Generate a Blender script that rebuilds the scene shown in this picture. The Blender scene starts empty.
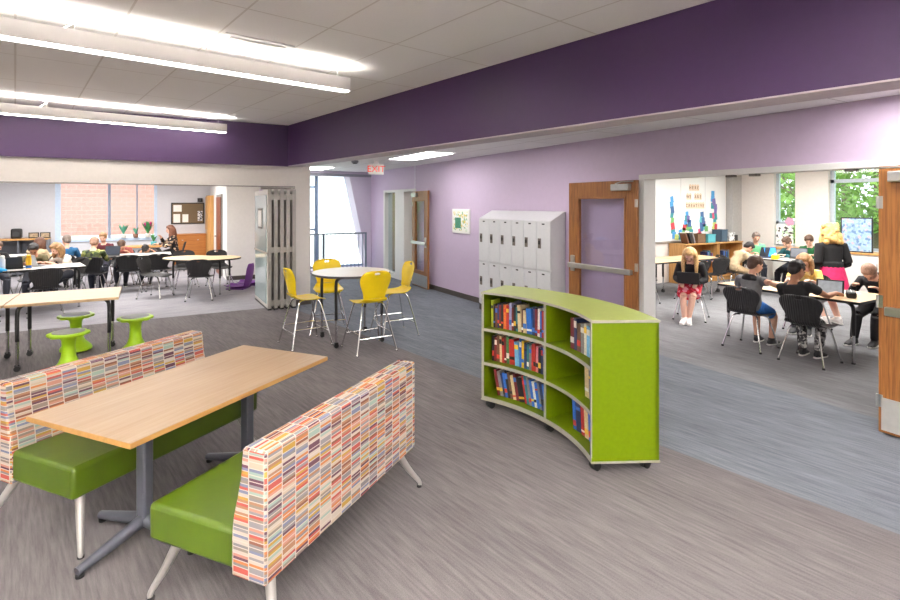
import bpy, bmesh, math, random
from mathutils import Vector, Matrix
R = math.radians
scene = bpy.context.scene
COL = scene.collection

# ---------------------------------------------------------------- camera, world, sun, exposure
cam_data = bpy.data.cameras.new('camera')
cam_data.sensor_width = 36.0
cam_data.lens = 520 / 900 * 36.0
cam_data.shift_y = -95 / 900
cam_data.clip_end = 200
cam = bpy.data.objects.new('camera', cam_data)
cam.location = (0, 0, 1.84)
cam.rotation_euler = (R(90), 0, R(-30.1))
COL.objects.link(cam)
scene.camera = cam

world = bpy.data.worlds.new('sky')
scene.world = world
world.use_nodes = True
bg = world.node_tree.nodes['Background']
bg.inputs['Color'].default_value = (0.93, 0.97, 1.0, 1)
bg.inputs['Strength'].default_value = 2.5

sun_d = bpy.data.lights.new('sun', 'SUN')
sun_d.energy = 2.6
sun_d.angle = R(2)
sun_d.color = (1.0, 0.95, 0.86)
sun = bpy.data.objects.new('sun', sun_d)
sun.rotation_euler = (R(38), 0, R(-22))
COL.objects.link(sun)

def area(name, x, y, z, sx, sy, power, rz=0, col=(1, 0.97, 0.93)):
    d = bpy.data.lights.new(name, 'AREA')
    d.shape = 'RECTANGLE'; d.size = sx; d.size_y = sy; d.energy = power; d.color = col
    o = bpy.data.objects.new(name, d)
    o.location = (x, y, z); o.rotation_euler = (0, 0, R(rz))
    COL.objects.link(o)

# ceiling lamps of the two classrooms, the corridor and the rear of the commons
area('classroom_lamp', 8.2, 4.6, 2.70, 1.2, 4.5, 140)
area('classroom_lamp', 11.4, 4.6, 2.70, 1.2, 4.5, 130)
area('classroom_lamp', -1.6, 12.2, 2.70, 4.5, 1.2, 120)
area('classroom_lamp', -1.2, 15.2, 2.70, 4.5, 1.2, 110)
for cx, cy in ((-1.70, 0.52), (-1.0, -3.46)):
    area('commons_lamp', cx, cy, 3.02, 8.5, 0.08, 22 if cy > 0 else 160, 9.8)
    area('commons_uplight', cx, cy, 3.12, 8.5, 0.08, 420, 9.8)
    bpy.context.scene.collection.objects[-1].rotation_euler = (R(180), 0, R(-9.8))
area('corridor_lamp', 4.75, 1.5, 2.72, 0.5, 1.1, 20)
area('corridor_lamp', 4.1, 6.0, 2.72, 0.5, 1.1, 14)
area('side_room_lamp', 7.0, 11.5, 2.70, 1.0, 1.0, 25)

vs = scene.view_settings
vs.view_transform = 'Standard'
vs.look = 'None'
vs.exposure = 0.84
vs.gamma = 1.0
vs.use_curve_mapping = False

# ---------------------------------------------------------------- materials
def lin(c):
    return tuple(((v / 255) / 12.92 if v / 255 <= 0.04045 else ((v / 255 + 0.055) / 1.055) ** 2.4) for v in c)

MATS = {}
def mat(name, rgb, rough=0.5, metal=0.0, var=0.06, scale=18.0, bump=0.0, spec=0.5, emit=0.0, coat=0.0):
    """Principled surface with a little procedural unevenness of tone and relief."""
    if name in MATS: return MATS[name]
    m = bpy.data.materials.new(name); m.use_nodes = True
    nt = m.node_tree; n = nt.nodes; l = nt.links
    b = n['Principled BSDF']
    c = lin(rgb)
    b.inputs['Roughness'].default_value = rough
    b.inputs['Metallic'].default_value = metal
    b.inputs['Specular IOR Level'].default_value = spec
    b.inputs['Coat Weight'].default_value = coat
    tc = n.new('ShaderNodeTexCoord')
    nz = n.new('ShaderNodeTexNoise'); nz.inputs['Scale'].default_value = scale; nz.inputs['Detail'].default_value = 4
    l.new(tc.outputs['Object'], nz.inputs['Vector'])
    rp = n.new('ShaderNodeValToRGB')
    rp.color_ramp.elements[0].position = 0.3; rp.color_ramp.elements[1].position = 0.7
    rp.color_ramp.elements[0].color = (*[v * (1 - var) for v in c], 1)
    rp.color_ramp.elements[1].color = (*[min(1, v * (1 + var)) for v in c], 1)
    l.new(nz.outputs['Fac'], rp.inputs['Fac']); l.new(rp.outputs['Color'], b.inputs['Base Color'])
    if bump:
        bp = n.new('ShaderNodeBump'); bp.inputs['Strength'].default_value = bump; bp.inputs['Distance'].default_value = 0.005
        l.new(nz.outputs['Fac'], bp.inputs['Height']); l.new(bp.outputs['Normal'], b.inputs['Normal'])
    if emit:
        b.inputs['Emission Color'].default_value = (*c, 1); b.inputs['Emission Strength'].default_value = emit
    MATS[name] = m
    return m

def wood(name, rgb, dark, rough=0.4, axis='Y', scale=4.0, stretch=12.0, amt=0.5):
    if name in MATS: return MATS[name]
    m = bpy.data.materials.new(name); m.use_nodes = True
    nt = m.node_tree; n = nt.nodes; l = nt.links; b = n['Principled BSDF']
    b.inputs['Roughness'].default_value = rough
    tc = n.new('ShaderNodeTexCoord'); mp = n.new('ShaderNodeMapping')
    sc = [stretch] * 3; sc['XYZ'.index(axis)] = 0.7
    mp.inputs['Scale'].default_value = sc
    l.new(tc.outputs['Object'], mp.inputs['Vector'])
    nz = n.new('ShaderNodeTexNoise'); nz.inputs['Scale'].default_value = scale; nz.inputs['Detail'].default_value = 6; nz.inputs['Distortion'].default_value = 0.6
    l.new(mp.outputs['Vector'], nz.inputs['Vector'])
    rp = n.new('ShaderNodeValToRGB')
    a, d = lin(rgb), lin(dark)
    rp.color_ramp.elements[0].position = 0.32; rp.color_ramp.elements[1].position = 0.32 + amt * 0.6
    rp.color_ramp.elements[0].color = (*d, 1); rp.color_ramp.elements[1].color = (*a, 1)
    l.new(nz.outputs['Fac'], rp.inputs['Fac']); l.new(rp.outputs['Color'], b.inputs['Base Color'])
    MATS[name] = m
    return m

def carpet(name, a, d, rot=9.8):
    m = bpy.data.materials.new(name); m.use_nodes = True
    nt = m.node_tree; n = nt.nodes; l = nt.links; b = n['Principled BSDF']
    b.inputs['Roughness'].default_value = 0.95; b.inputs['Specular IOR Level'].default_value = 0.15
    tc = n.new('ShaderNodeTexCoord'); mp = n.new('ShaderNodeMapping'); mp2 = n.new('ShaderNodeMapping')
    mp.inputs['Rotation'].default_value = (0, 0, R(-rot)); mp.inputs['Scale'].default_value = (1, 1, 1)
    l.new(tc.outputs['Object'], mp.inputs['Vector'])
    mp2.inputs['Scale'].default_value = (46, 3.2, 1); l.new(mp.outputs['Vector'], mp2.inputs['Vector'])
    n1 = n.new('ShaderNodeTexNoise'); n1.inputs['Scale'].default_value = 1.0; n1.inputs['Detail'].default_value = 8; n1.inputs['Roughness'].default_value = 0.62
    l.new(mp2.outputs['Vector'], n1.inputs['Vector'])
    mp3 = n.new('ShaderNodeMapping'); mp3.inputs['Scale'].default_value = (300, 170, 1); l.new(mp.outputs['Vector'], mp3.inputs['Vector'])
    n2 = n.new('ShaderNodeTexNoise'); n2.inputs['Scale'].default_value = 1.0; n2.inputs['Detail'].default_value = 3
    l.new(mp3.outputs['Vector'], n2.inputs['Vector'])
    n3 = n.new('ShaderNodeTexNoise'); n3.inputs['Scale'].default_value = 0.9; n3.inputs['Detail'].default_value = 2
    mp4 = n.new('ShaderNodeMapping'); mp4.inputs['Scale'].default_value = (4.0, 0.8, 1); l.new(mp.outputs['Vector'], mp4.inputs['Vector']); l.new(mp4.outputs['Vector'], n3.inputs['Vector'])
    def mth(op, x, y):
        q = n.new('ShaderNodeMath'); q.operation = op
        for i, v in enumerate((x, y)):
            if isinstance(v, (int, float)): q.inputs[i].default_value = v
            else: l.new(v, q.inputs[i])
        return q.outputs[0]
    s = mth('ADD', mth('MULTIPLY', n1.outputs['Fac'], 0.48), mth('MULTIPLY', n2.outputs['Fac'], 0.36))
    s = mth('ADD', s, mth('MULTIPLY', n3.outputs['Fac'], 0.16))
    rp = n.new('ShaderNodeValToRGB')
    rp.color_ramp.elements[0].position = 0.34; rp.color_ramp.elements[1].position = 0.68
    rp.color_ramp.elements[0].color = (*lin(d), 1); rp.color_ramp.elements[1].color = (*lin(a), 1)
    l.new(s, rp.inputs['Fac']); l.new(rp.outputs['Color'], b.inputs['Base Color'])
    bp = n.new('ShaderNodeBump'); bp.inputs['Strength'].default_value = 0.5; bp.inputs['Distance'].default_value = 0.004
    l.new(n2.outputs['Fac'], bp.inputs['Height']); l.new(bp.outputs['Normal'], b.inputs['Normal'])
    return m

def grid_mat(name, base, line, px, py, ox, oy, w, rough=0.8, brick=False, var=0.03, bw=None):
    """Flat cells px by py with joints of width w, in object space (x, y) or for a wall (x, z)."""
    m = bpy.data.materials.new(name); m.use_nodes = True
    nt = m.node_tree; n = nt.nodes; l = nt.links; b = n['Principled BSDF']
    b.inputs['Roughness'].default_value = rough; b.inputs['Specular IOR Level'].default_value = 0.25
    tc = n.new('ShaderNodeTexCoord'); sp = n.new('ShaderNodeSeparateXYZ'); l.new(tc.outputs['Object'], sp.inputs[0])
    def mth(op, x, y=0.0):
        q = n.new('ShaderNodeMath'); q.operation = op
        for i, v in enumerate((x, y)):
            if isinstance(v, (int, float)): q.inputs[i].default_value = v
            else: l.new(v, q.inputs[i])
        return q.outputs[0]
    X = sp.outputs['X']; Y = sp.outputs['Z' if brick else 'Y']
    v = mth('DIVIDE', mth('SUBTRACT', Y, oy), py)
    u = mth('DIVIDE', mth('SUBTRACT', X, ox), px)
    if brick:
        u = mth('ADD', u, mth('MULTIPLY', mth('MODULO', mth('FLOOR', v), 2.0), 0.5))
    fu = mth('FRACT', mth('ADD', u, w / px / 2)); fv = mth('FRACT', mth('ADD', v, w / py / 2))
    a = mth('LESS_THAN', fu, w / px); c = mth('LESS_THAN', fv, w / py)
    k = mth('MAXIMUM', a, c)
    nz = n.new('ShaderNodeTexNoise'); nz.inputs['Scale'].default_value = 60 if not brick else 6; nz.inputs['Detail'].default_value = 5
    l.new(tc.outputs['Object'], nz.inputs['Vector'])
    rp = n.new('ShaderNodeValToRGB'); cb = lin(base)
    rp.color_ramp.elements[0].color = (*[q * (1 - var) for q in cb], 1); rp.color_ramp.elements[1].color = (*[min(1, q * (1 + var)) for q in cb], 1)
    l.new(nz.outputs['Fac'], rp.inputs['Fac'])
    mx = n.new('ShaderNodeMix'); mx.data_type = 'RGBA'
    l.new(k, mx.inputs[0]); l.new(rp.outputs['Color'], mx.inputs[6]); mx.inputs[7].default_value = (*lin(line), 1)
    l.new(mx.outputs[2], b.inputs['Base Color'])
    bp = n.new('ShaderNodeBump'); bp.inputs['Strength'].default_value = 0.4; bp.inputs['Distance'].default_value = 0.004; bp.invert = True
    l.new(k, bp.inputs['Height']); l.new(bp.outputs['Normal'], b.inputs['Normal'])
    return m

def stripe_mat(name):
    """Upholstery woven in columns of short coloured bars."""
    m = bpy.data.materials.new(name); m.use_nodes = True
    nt = m.node_tree; n = nt.nodes; l = nt.links; b = n['Principled BSDF']
    b.inputs['Roughness'].default_value = 0.85; b.inputs['Specular IOR Level'].default_value = 0.2
    uv = n.new('ShaderNodeUVMap'); sp = n.new('ShaderNodeSeparateXYZ'); l.new(uv.outputs[0], sp.inputs[0])
    def mth(op, x, y=0.0):
        q = n.new('ShaderNodeMath'); q.operation = op
        for i, v in enumerate((x, y)):
            if isinstance(v, (int, float)): q.inputs[i].default_value = v
            else: l.new(v, q.inputs[i])
        return q.outputs[0]
    def wn(a, c):
        cb = n.new('ShaderNodeCombineXYZ'); l.new(a, cb.inputs[0])
        if c is not None: l.new(c, cb.inputs[1])
        w = n.new('ShaderNodeTexWhiteNoise'); w.noise_dimensions = '2D'; l.new(cb.outputs[0], w.inputs['Vector'])
        return w.outputs['Value']
    u = mth('DIVIDE', sp.outputs['X'], 0.086); cu = mth('FLOOR', u); fu = mth('FRACT', u)
    v = mth('ADD', mth('DIVIDE', sp.outputs['Y'], 0.027), mth('MULTIPLY', wn(cu, None), 5.0)); cv = mth('FLOOR', v); fv = mth('FRACT', v)
    sub = mth('FLOOR', mth('MULTIPLY', fv, 1.8))
    key = mth('ADD', mth('MULTIPLY', cv, 7.0), sub)
    pal = [(208, 196, 182), (172, 128, 98), (206, 128, 74), (138, 134, 136), (188, 88, 78), (206, 188, 166), (126, 132, 160), (192, 152, 70), (136, 86, 66), (164, 186, 174), (100, 64, 80), (202, 144, 126), (150, 146, 150), (148, 136, 124)]
    rp = n.new('ShaderNodeValToRGB'); cr = rp.color_ramp; cr.interpolation = 'CONSTANT'
    while len(cr.elements) < len(pal): cr.elements.new(0.5)
    for i, c in enumerate(pal):
        cr.elements[i].position = i / len(pal); cr.elements[i].color = (*[q * .8 for q in lin(c)], 1)
    l.new(wn(cu, key), rp.inputs['Fac'])
    k = mth('MAXIMUM', mth('LESS_THAN', fu, 0.06), mth('LESS_THAN', fv, 0.14))
    mx = n.new('ShaderNodeMix'); mx.data_type = 'RGBA'
    l.new(k, mx.inputs[0]); l.new(rp.outputs['Color'], mx.inputs[6]); mx.inputs[7].default_value = (*lin((200, 189, 178)), 1)
    l.new(mx.outputs[2], b.inputs['Base Color'])
    return m

def glass(name, tint=(235, 242, 245), refl=0.08):
    if name in MATS: return MATS[name]
    m = bpy.data.materials.new(name); m.use_nodes = True
    nt = m.node_tree; n = nt.nodes; l = nt.links
    n.remove(n['Principled BSDF'])
    t = n.new('ShaderNodeBsdfTransparent'); t.inputs[0].default_value = (*lin(tint), 1)
    g = n.new('ShaderNodeBsdfGlossy'); g.inputs['Roughness'].default_value = 0.03
    fr = n.new('ShaderNodeLayerWeight'); fr.inputs['Blend'].default_value = 0.5
    pw = n.new('ShaderNodeMath'); pw.operation = 'POWER'; pw.inputs[1].default_value = 5.0; l.new(fr.outputs['Facing'], pw.inputs[0])
    mm = n.new('ShaderNodeMath'); mm.operation = 'MULTIPLY_ADD'; mm.inputs[1].default_value = 0.5; mm.inputs[2].default_value = refl * .5; l.new(pw.outputs[0], mm.inputs[0])
    mx = n.new('ShaderNodeMixShader'); l.new(mm.outputs[0], mx.inputs[0]); l.new(t.outputs[0], mx.inputs[1]); l.new(g.outputs[0], mx.inputs[2])
    l.new(mx.outputs[0], n['Material Output'].inputs['Surface'])
    MATS[name] = m
    return m

def blotch(name, cols, scale=14.0, rough=0.85):
    """Printed cloth of sharp-edged blotches."""
    if name in MATS: return MATS[name]
    m = bpy.data.materials.new(name); m.use_nodes = True
    nt = m.node_tree; n = nt.nodes; l = nt.links; b = n['Principled BSDF']
    b.inputs['Roughness'].default_value = rough
    tc = n.new('ShaderNodeTexCoord'); vo = n.new('ShaderNodeTexVoronoi'); vo.inputs['Scale'].default_value = scale
    l.new(tc.outputs['Object'], vo.inputs['Vector'])
    sx = n.new('ShaderNodeSeparateColor'); l.new(vo.outputs['Color'], sx.inputs[0])
    rp = n.new('ShaderNodeValToRGB'); cr = rp.color_ramp; cr.interpolation = 'CONSTANT'
    while len(cr.elements) < len(cols): cr.elements.new(0.5)
    for i, c in enumerate(cols):
        cr.elements[i].position = i / len(cols); cr.elements[i].color = (*lin(c), 1)
    l.new(sx.outputs[0], rp.inputs['Fac']); l.new(rp.outputs['Color'], b.inputs['Base Color'])
    MATS[name] = m
    return m

def ribbed(name, rgb, freq=75.0, rough=0.45):
    """Moulded plastic with shallow upright ribs fanning over the back."""
    if name in MATS: return MATS[name]
    m = bpy.data.materials.new(name); m.use_nodes = True
    nt = m.node_tree; n = nt.nodes; l = nt.links; b = n['Principled BSDF']
    b.inputs['Base Color'].default_value = (*lin(rgb), 1); b.inputs['Roughness'].default_value = rough
    tc = n.new('ShaderNodeTexCoord'); w = n.new('ShaderNodeTexWave'); w.bands_direction = 'X'; w.inputs['Scale'].default_value = freq / 6.28; w.inputs['Distortion'].default_value = 0.0
    l.new(tc.outputs['Object'], w.inputs['Vector'])
    bp = n.new('ShaderNodeBump'); bp.inputs['Strength'].default_value = 0.8; bp.inputs['Distance'].default_value = 0.006
    l.new(w.outputs['Fac'], bp.inputs['Height']); l.new(bp.outputs['Normal'], b.inputs['Normal'])
    MATS[name] = m
    return m

# ---------------------------------------------------------------- mesh helpers
class M:
    def __init__(s): s.v = []; s.f = []; s.m = []; s.cur = 0
    def add(s, vs, fs):
        o = len(s.v); s.v += [tuple(p) for p in vs]
        for f in fs: s.f.append(tuple(o + i for i in f)); s.m.append(s.cur)
        return s
    def box(s, x0, x1, y0, y1, z0, z1, mx=None):
        p = [Vector((x, y, z)) for z in (z0, z1) for y in (y0, y1) for x in (x0, x1)]
        if mx is not None: p = [mx @ q for q in p]
        return s.add(p, [(0, 2, 3, 1), (4, 5, 7, 6), (0, 1, 5, 4), (2, 6, 7, 3), (0, 4, 6, 2), (1, 3, 7, 5)])
    def cbox(s, c, d, rz=0, rx=0, ry=0):
        mx = Matrix.Translation(c) @ Matrix.Rotation(R(rz), 4, 'Z') @ Matrix.Rotation(R(ry), 4, 'Y') @ Matrix.Rotation(R(rx), 4, 'X')
        return s.box(-d[0] / 2, d[0] / 2, -d[1] / 2, d[1] / 2, -d[2] / 2, d[2] / 2, mx)
    def tube(s, pts, r, n=10, smooth=0, flat=1.0):
        """Swept round bar; r one radius or one per point; smooth subdivides the path."""
        P = [Vector(p) for p in pts]; rr = list(r) if isinstance(r, (list, tuple)) else [r] * len(P)
        if smooth and len(P) > 2:
            Q, q = [], []
            for i in range(len(P) - 1):
                a, b, c, d = P[max(i - 1, 0)], P[i], P[i + 1], P[min(i + 2, len(P) - 1)]
                for k in range(smooth):
                    t = k / smooth
                    Q.append(0.5 * ((2 * b) + (c - a) * t + (2 * a - 5 * b + 4 * c - d) * t * t + (3 * b - a - 3 * c + d) * t ** 3))
                    q.append(rr[i] + (rr[i + 1] - rr[i]) * t)
            Q.append(P[-1]); q.append(rr[-1]); P, rr = Q, q
        T = [(P[min(i + 1, len(P) - 1)] - P[max(i - 1, 0)]).normalized() for i in range(len(P))]
        up = Vector((0, 0, 1)) if abs(T[0].z) < 0.9 else Vector((0, 1, 0))
        X = T[0].cross(up).normalized(); vs = []
        for i, p in enumerate(P):
            X = (X - T[i] * X.dot(T[i])).normalized(); Y = T[i].cross(X)
            for k in range(n):
                a = 2 * math.pi * k / n
                vs.append(p + X * math.cos(a) * rr[i] + Y * math.sin(a) * rr[i] * flat)
        fs = [(i * n + k, i * n + (k + 1) % n, (i + 1) * n + (k + 1) % n, (i + 1) * n + k) for i in range(len(P) - 1) for k in range(n)]
        fs += [tuple(range(n - 1, -1, -1)), tuple((len(P) - 1) * n + k for k in range(n))]
        return s.add(vs, fs)
    def loft(s, rings, n=14):
        """rings: (centre, right, forward, rx, ry); closed at both ends."""
        vs = []
        for c, x, y, rx, ry in rings:
            for k in range(n):
                a = 2 * math.pi * k / n
                vs.append(Vector(c) + Vector(x) * math.cos(a) * rx + Vector(y) * math.sin(a) * ry)
        L = len(rings)
        fs = [(i * n + k, i * n + (k + 1) % n, (i + 1) * n + (k + 1) % n, (i + 1) * n + k) for i in range(L - 1) for k in range(n)]
        fs += [tuple(range(n - 1, -1, -1)), tuple((L - 1) * n + k for k in range(n))]
        return s.add(vs, fs)
    def lathe(s, prof, n=24, c=(0, 0, 0), wob=None):
        vs = []
        for r, z in prof:
            for k in range(n):
                a = 2 * math.pi * k / n; q = r * (wob(a, z) if wob else 1)
                vs.append((c[0] + q * math.cos(a), c[1] + q * math.sin(a), c[2] + z))
        L = len(prof)
        fs = [(i * n + k, i * n + (k + 1) % n, (i + 1) * n + (k + 1) % n, (i + 1) * n + k) for i in range(L - 1) for k in range(n)]
        fs += [tuple(range(n - 1, -1, -1)), tuple((L - 1) * n + k for k in range(n))]
        return s.add(vs, fs)
    def ball(s, c, r, n=12, mx=None):
        r = (r, r, r) if isinstance(r, (int, float)) else r
        vs, fs = [], []; h = n // 2
        vs.append((0, 0, -1))
        for i in range(1, h):
            b = math.pi * i / h - math.pi / 2
            for k in range(n):
                a = 2 * math.pi * k / n; vs.append((math.cos(a) * math.cos(b), math.sin(a) * math.cos(b), math.sin(b)))
        vs.append((0, 0, 1)); e = len(vs) - 1
        for k in range(n):
            fs.append((0, 1 + (k + 1) % n, 1 + k)); fs.append((e, e - n + k, e - n + (k + 1) % n))
        for i in range(h - 2):
            for k in range(n):
                a = 1 + i * n
                fs.append((a + k, a + (k + 1) % n, a + n + (k + 1) % n, a + n + k))
        c = Vector(c); V = []
        for p in vs:
            q = Vector((p[0] * r[0], p[1] * r[1], p[2] * r[2]))
            V.append(c + (mx @ q if mx is not None else q))
        return s.add(V, fs)
    def prism(s, poly, a0, a1, plane='XY', mx=None):
        """Polygon extruded along the remaining axis from a0 to a1."""
        def p3(u, v, w): return {'XY': (u, v, w), 'XZ': (u, w, v), 'YZ': (w, u, v)}[plane]
        n = len(poly)
        vs = [Vector(p3(u, v, a0)) for u, v in poly] + [Vector(p3(u, v, a1)) for u, v in poly]
        if mx is not None: vs = [mx @ q for q in vs]
        return s.add(vs, [tuple(range(n - 1, -1, -1)), tuple(range(n, 2 * n))] + [(i, (i + 1) % n, n + (i + 1) % n, n + i) for i in range(n)])
    def arc(s, r0, r1, a0, a1, z0, z1, n=16):
        """Curved slab between two radii and two angles (degrees) about the local origin."""
        vs = []
        for i in range(n + 1):
            a = R(a0 + (a1 - a0) * i / n); c, q = math.cos(a), math.sin(a)
            vs += [(r0 * c, r0 * q, z0), (r1 * c, r1 * q, z0), (r1 * c, r1 * q, z1), (r0 * c, r0 * q, z1)]
        fs = [(0, 3, 2, 1), tuple(4 * n + k for k in range(4))]
        for i in range(n):
            for k in range(4):
                fs.append((4 * i + k, 4 * i + (k + 1) % 4, 4 * i + 4 + (k + 1) % 4, 4 * i + 4 + k))
        return s.add(vs, fs)
    def build(s, name, mats, parent=None, loc=(0, 0, 0), rz=0, smooth=False, bevel=0, sub=0, solid=0, voxel=0, seg=2, uv=False, angle=40):
        me = bpy.data.meshes.new(name)
        me.from_pydata(s.v, [], s.f)
        mats = mats if isinstance(mats, (list, tuple)) else [mats]
        for q in mats: me.materials.append(q)
        me.polygons.foreach_set('material_index', s.m)
        bm = bmesh.new(); bm.from_mesh(me)
        bmesh.ops.recalc_face_normals(bm, faces=bm.faces)
        if uv:
            lay = bm.loops.layers.uv.new('UVMap')
            for f in bm.faces:
                a = [abs(q) for q in f.normal]; k = a.index(max(a))
                for lp in f.loops:
                    c = lp.vert.co
                    lp[lay].uv = (c.y, c.z) if k == 0 else (c.x + 7.13, c.z) if k == 1 else (c.y, c.x + 3.3)
        bm.to_mesh(me); bm.free()
        o = bpy.data.objects.new(name, me)
        COL.objects.link(o)
        o.location = loc; o.rotation_euler = (0, 0, R(rz))
        if parent is not None: o.parent = parent
        if solid:
            q = o.modifiers.new('solid', 'SOLIDIFY'); q.thickness = solid; q.offset = 0
        if voxel:
            q = o.modifiers.new('skin', 'REMESH'); q.mode = 'VOXEL'; q.voxel_size = voxel; q.use_smooth_shade = True
            q = o.modifiers.new('soft', 'SMOOTH'); q.iterations = 3; q.factor = 0.5
        if bevel:
            q = o.modifiers.new('bevel', 'BEVEL'); q.width = bevel; q.segments = seg; q.limit_method = 'ANGLE'; q.angle_limit = R(35)
        if sub:
            q = o.modifiers.new('sub', 'SUBSURF'); q.levels = sub; q.render_levels = sub
        if smooth:
            me.polygons.foreach_set('use_smooth', [True] * len(me.polygons))
            if not sub and not voxel: me.set_sharp_from_angle(angle=R(angle))
        return o

def tag(o, label=None, cat=None, group=None, kind=None):
    if label: o['label'] = label
    if cat: o['category'] = cat
    if group: o['group'] = group
    if kind: o['kind'] = kind
    return o

def thing(name, label, cat, loc=(0, 0, 0), rz=0, group=None):
    o = bpy.data.objects.new(name, None); COL.objects.link(o)
    o.empty_display_size = 0.1
    o.location = loc; o.rotation_euler = (0, 0, R(rz))
    return tag(o, label, cat, group)

def dup(o, label=None, loc=None, rz=None, group=None):
    r = o.copy(); COL.objects.link(r)
    if loc is not None: r.location = loc
    if rz is not None: r.rotation_euler = (0, 0, R(rz))
    if label: r['label'] = label
    if group: r['group'] = group
    for ch in list(o.children):
        c = ch.copy(); COL.objects.link(c); c.parent = r
        for g in list(ch.children):
            d = g.copy(); COL.objects.link(d); d.parent = c
    return r

def struct(o):
    o['kind'] = 'structure'
    return o

def text(name, body, size, m, parent, loc, rot, ext=0.002, align='CENTER'):
    c = bpy.data.curves.new(name, 'FONT'); c.body = body; c.size = size; c.extrude = ext
    c.align_x = align; c.align_y = 'CENTER'
    tmp = bpy.data.objects.new(name, c); COL.objects.link(tmp)
    bpy.context.view_layer.update()
    me = bpy.data.meshes.new_from_object(tmp.evaluated_get(bpy.context.evaluated_depsgraph_get()))
    bpy.data.objects.remove(tmp); bpy.data.curves.remove(c)
    me.name = name; me.materials.clear(); me.materials.append(m)
    o = bpy.data.objects.new(name, me); COL.objects.link(o)
    o.location = loc; o.rotation_euler = rot
    if parent is not None: o.parent = parent
    return o

# shared surfaces
WHITE = mat('white_paint', (232, 228, 224), 0.6, var=0.02)
LILAC = mat('lilac_paint', (199, 180, 205), 0.55, var=0.02)
PURPLE = mat('purple_paint', (61, 34, 77), 0.5, var=0.03)
GREYW = mat('grey_paint', (206, 206, 212), 0.6, var=0.02)
BASE = mat('dark_base', (74, 66, 62), 0.6)
STEEL = mat('brushed_steel', (196, 196, 194), 0.28, 0.9, var=0.05)
CHROME = mat('chrome', (214, 214, 214), 0.16, 1.0, var=0.02)
BLACKM = mat('black_metal', (28, 27, 28), 0.4)
BLACKP = mat('black_plastic', (30, 29, 30), 0.45)
RUBBER = mat('rubber', (22, 22, 22), 0.7)
BLACKRIB = ribbed('black_ribbed_plastic', (34, 33, 34))
MAPLE = wood('maple_top', (172, 147, 121), (162, 134, 104), 0.38, 'Y', 3.0, 14.0, 0.6)
MAPLEX = wood('maple_top_across', (240, 214, 172), (230, 200, 154), 0.38, 'X', 3.0, 14.0, 0.6)
MAPLEE = wood('maple_edge', (182, 138, 80), (168, 124, 66), 0.45, 'Y', 3.0, 10.0)
OAK = wood('oak_door', (156, 102, 52), (116, 70, 33), 0.4, 'Z', 5.0, 16.0, 0.5)
OAKL = wood('light_oak', (206, 156, 94), (186, 134, 74), 0.45, 'Z', 4.0, 10.0, 0.5)
GLASS = glass('clear_glass')
GLASSB = glass('door_glass', (248, 248, 252), 0.10)
PAPER = mat('paper_white', (240, 238, 232), 0.7, var=0.02)

# ---------------------------------------------------------------- the setting
CA, UA = (math.cos(R(9.8)), math.sin(R(9.8))), (-math.sin(R(9.8)), math.cos(R(9.8)))
def A(c, e): return (c * CA[0] + e * UA[0], c * CA[1] + e * UA[1])      # the ceiling grid stands 9.8 degrees off the walls
def at_y(c, y): return A(c, (y - c * CA[1]) / UA[1])
LX, LY, EY = 5.364, 9.69, 13.64        # lilac wall, left wall, end of the corridor

# floor: commons carpet, corridor strip, both classrooms
CARP = carpet('carpet_commons', (130, 124, 124), (80, 76, 78))
CARPC = carpet('carpet_corridor', (136, 141, 149), (77, 81, 89))
CARPR = carpet('carpet_classroom', (148, 148, 150), (92, 92, 96), 4)
CARPL = carpet('carpet_left_classroom', (186, 183, 188), (122, 120, 128), 96)
m = M()
b0, b1 = A(3.79, -6), at_y(3.79, LY)
m.add([(-9, -7, 0), (b0[0], -7, 0), (b0[0], b0[1], 0), (b1[0], b1[1], 0), (-9, LY, 0)], [(0, 1, 2, 3, 4)]); m.cur = 1
m.add([(b0[0], -7, 0), (LX + .07, -7, 0), (LX + .07, EY, 0), (2.5, EY, 0), (2.5, LY, 0), (b1[0], b1[1], 0), (b0[0], b0[1], 0)], [(0, 1, 2, 3, 4, 5, 6)]); m.cur = 2
m.add([(LX + .07, -3, 0), (13.6, -3, 0), (13.6, EY, 0), (LX + .07, EY, 0)], [(0, 1, 2, 3)]); m.cur = 3
m.add([(-9, LY, 0), (2.5, LY, 0), (2.5, 17.8, 0), (-9, 17.8, 0)], [(0, 1, 2, 3)])
struct(m.build('floor', [CARP, CARPC, CARPR, CARPL]))

# ceilings
TILE = grid_mat('ceiling_tile', (249, 247, 244), (226, 221, 215), 0.654, 1.308, 0.0, -0.044, 0.016)
m = M()
inv = lambda x, y: (x * CA[0] + y * CA[1], x * UA[0] + y * UA[1])
pts = [(-8, -5.5), (A(3.79, -6)[0], -5.5), at_y(3.79, 9.62), (-8, 9.62)]
lp = [inv(*p) for p in pts]
m.prism(lp, 3.28, 3.4)
struct(m.build('ceiling', TILE, rz=9.8))
TILEC = grid_mat('corridor_tile', (240, 238, 236), (200, 196, 192), 0.61, 1.22, 4.14, 1.0, 0.014)
m = M(); m.prism([A(4.06, -6), (LX + .06, -6.6), (LX + .06, EY + .5), (2.3, EY + .5), (2.3, 9.7), at_y(4.06, 9.7)], 2.75, 2.87); struct(m.build('ceiling', TILEC))
m = M(); m.box(LX + .06, 13.7, -3, EY, 2.75, 2.87); struct(m.build('ceiling', TILEC))
m = M(); m.box(-9, 2.5, LY + .2, 17.9, 2.75, 2.87); struct(m.build('ceiling', TILEC))

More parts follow.
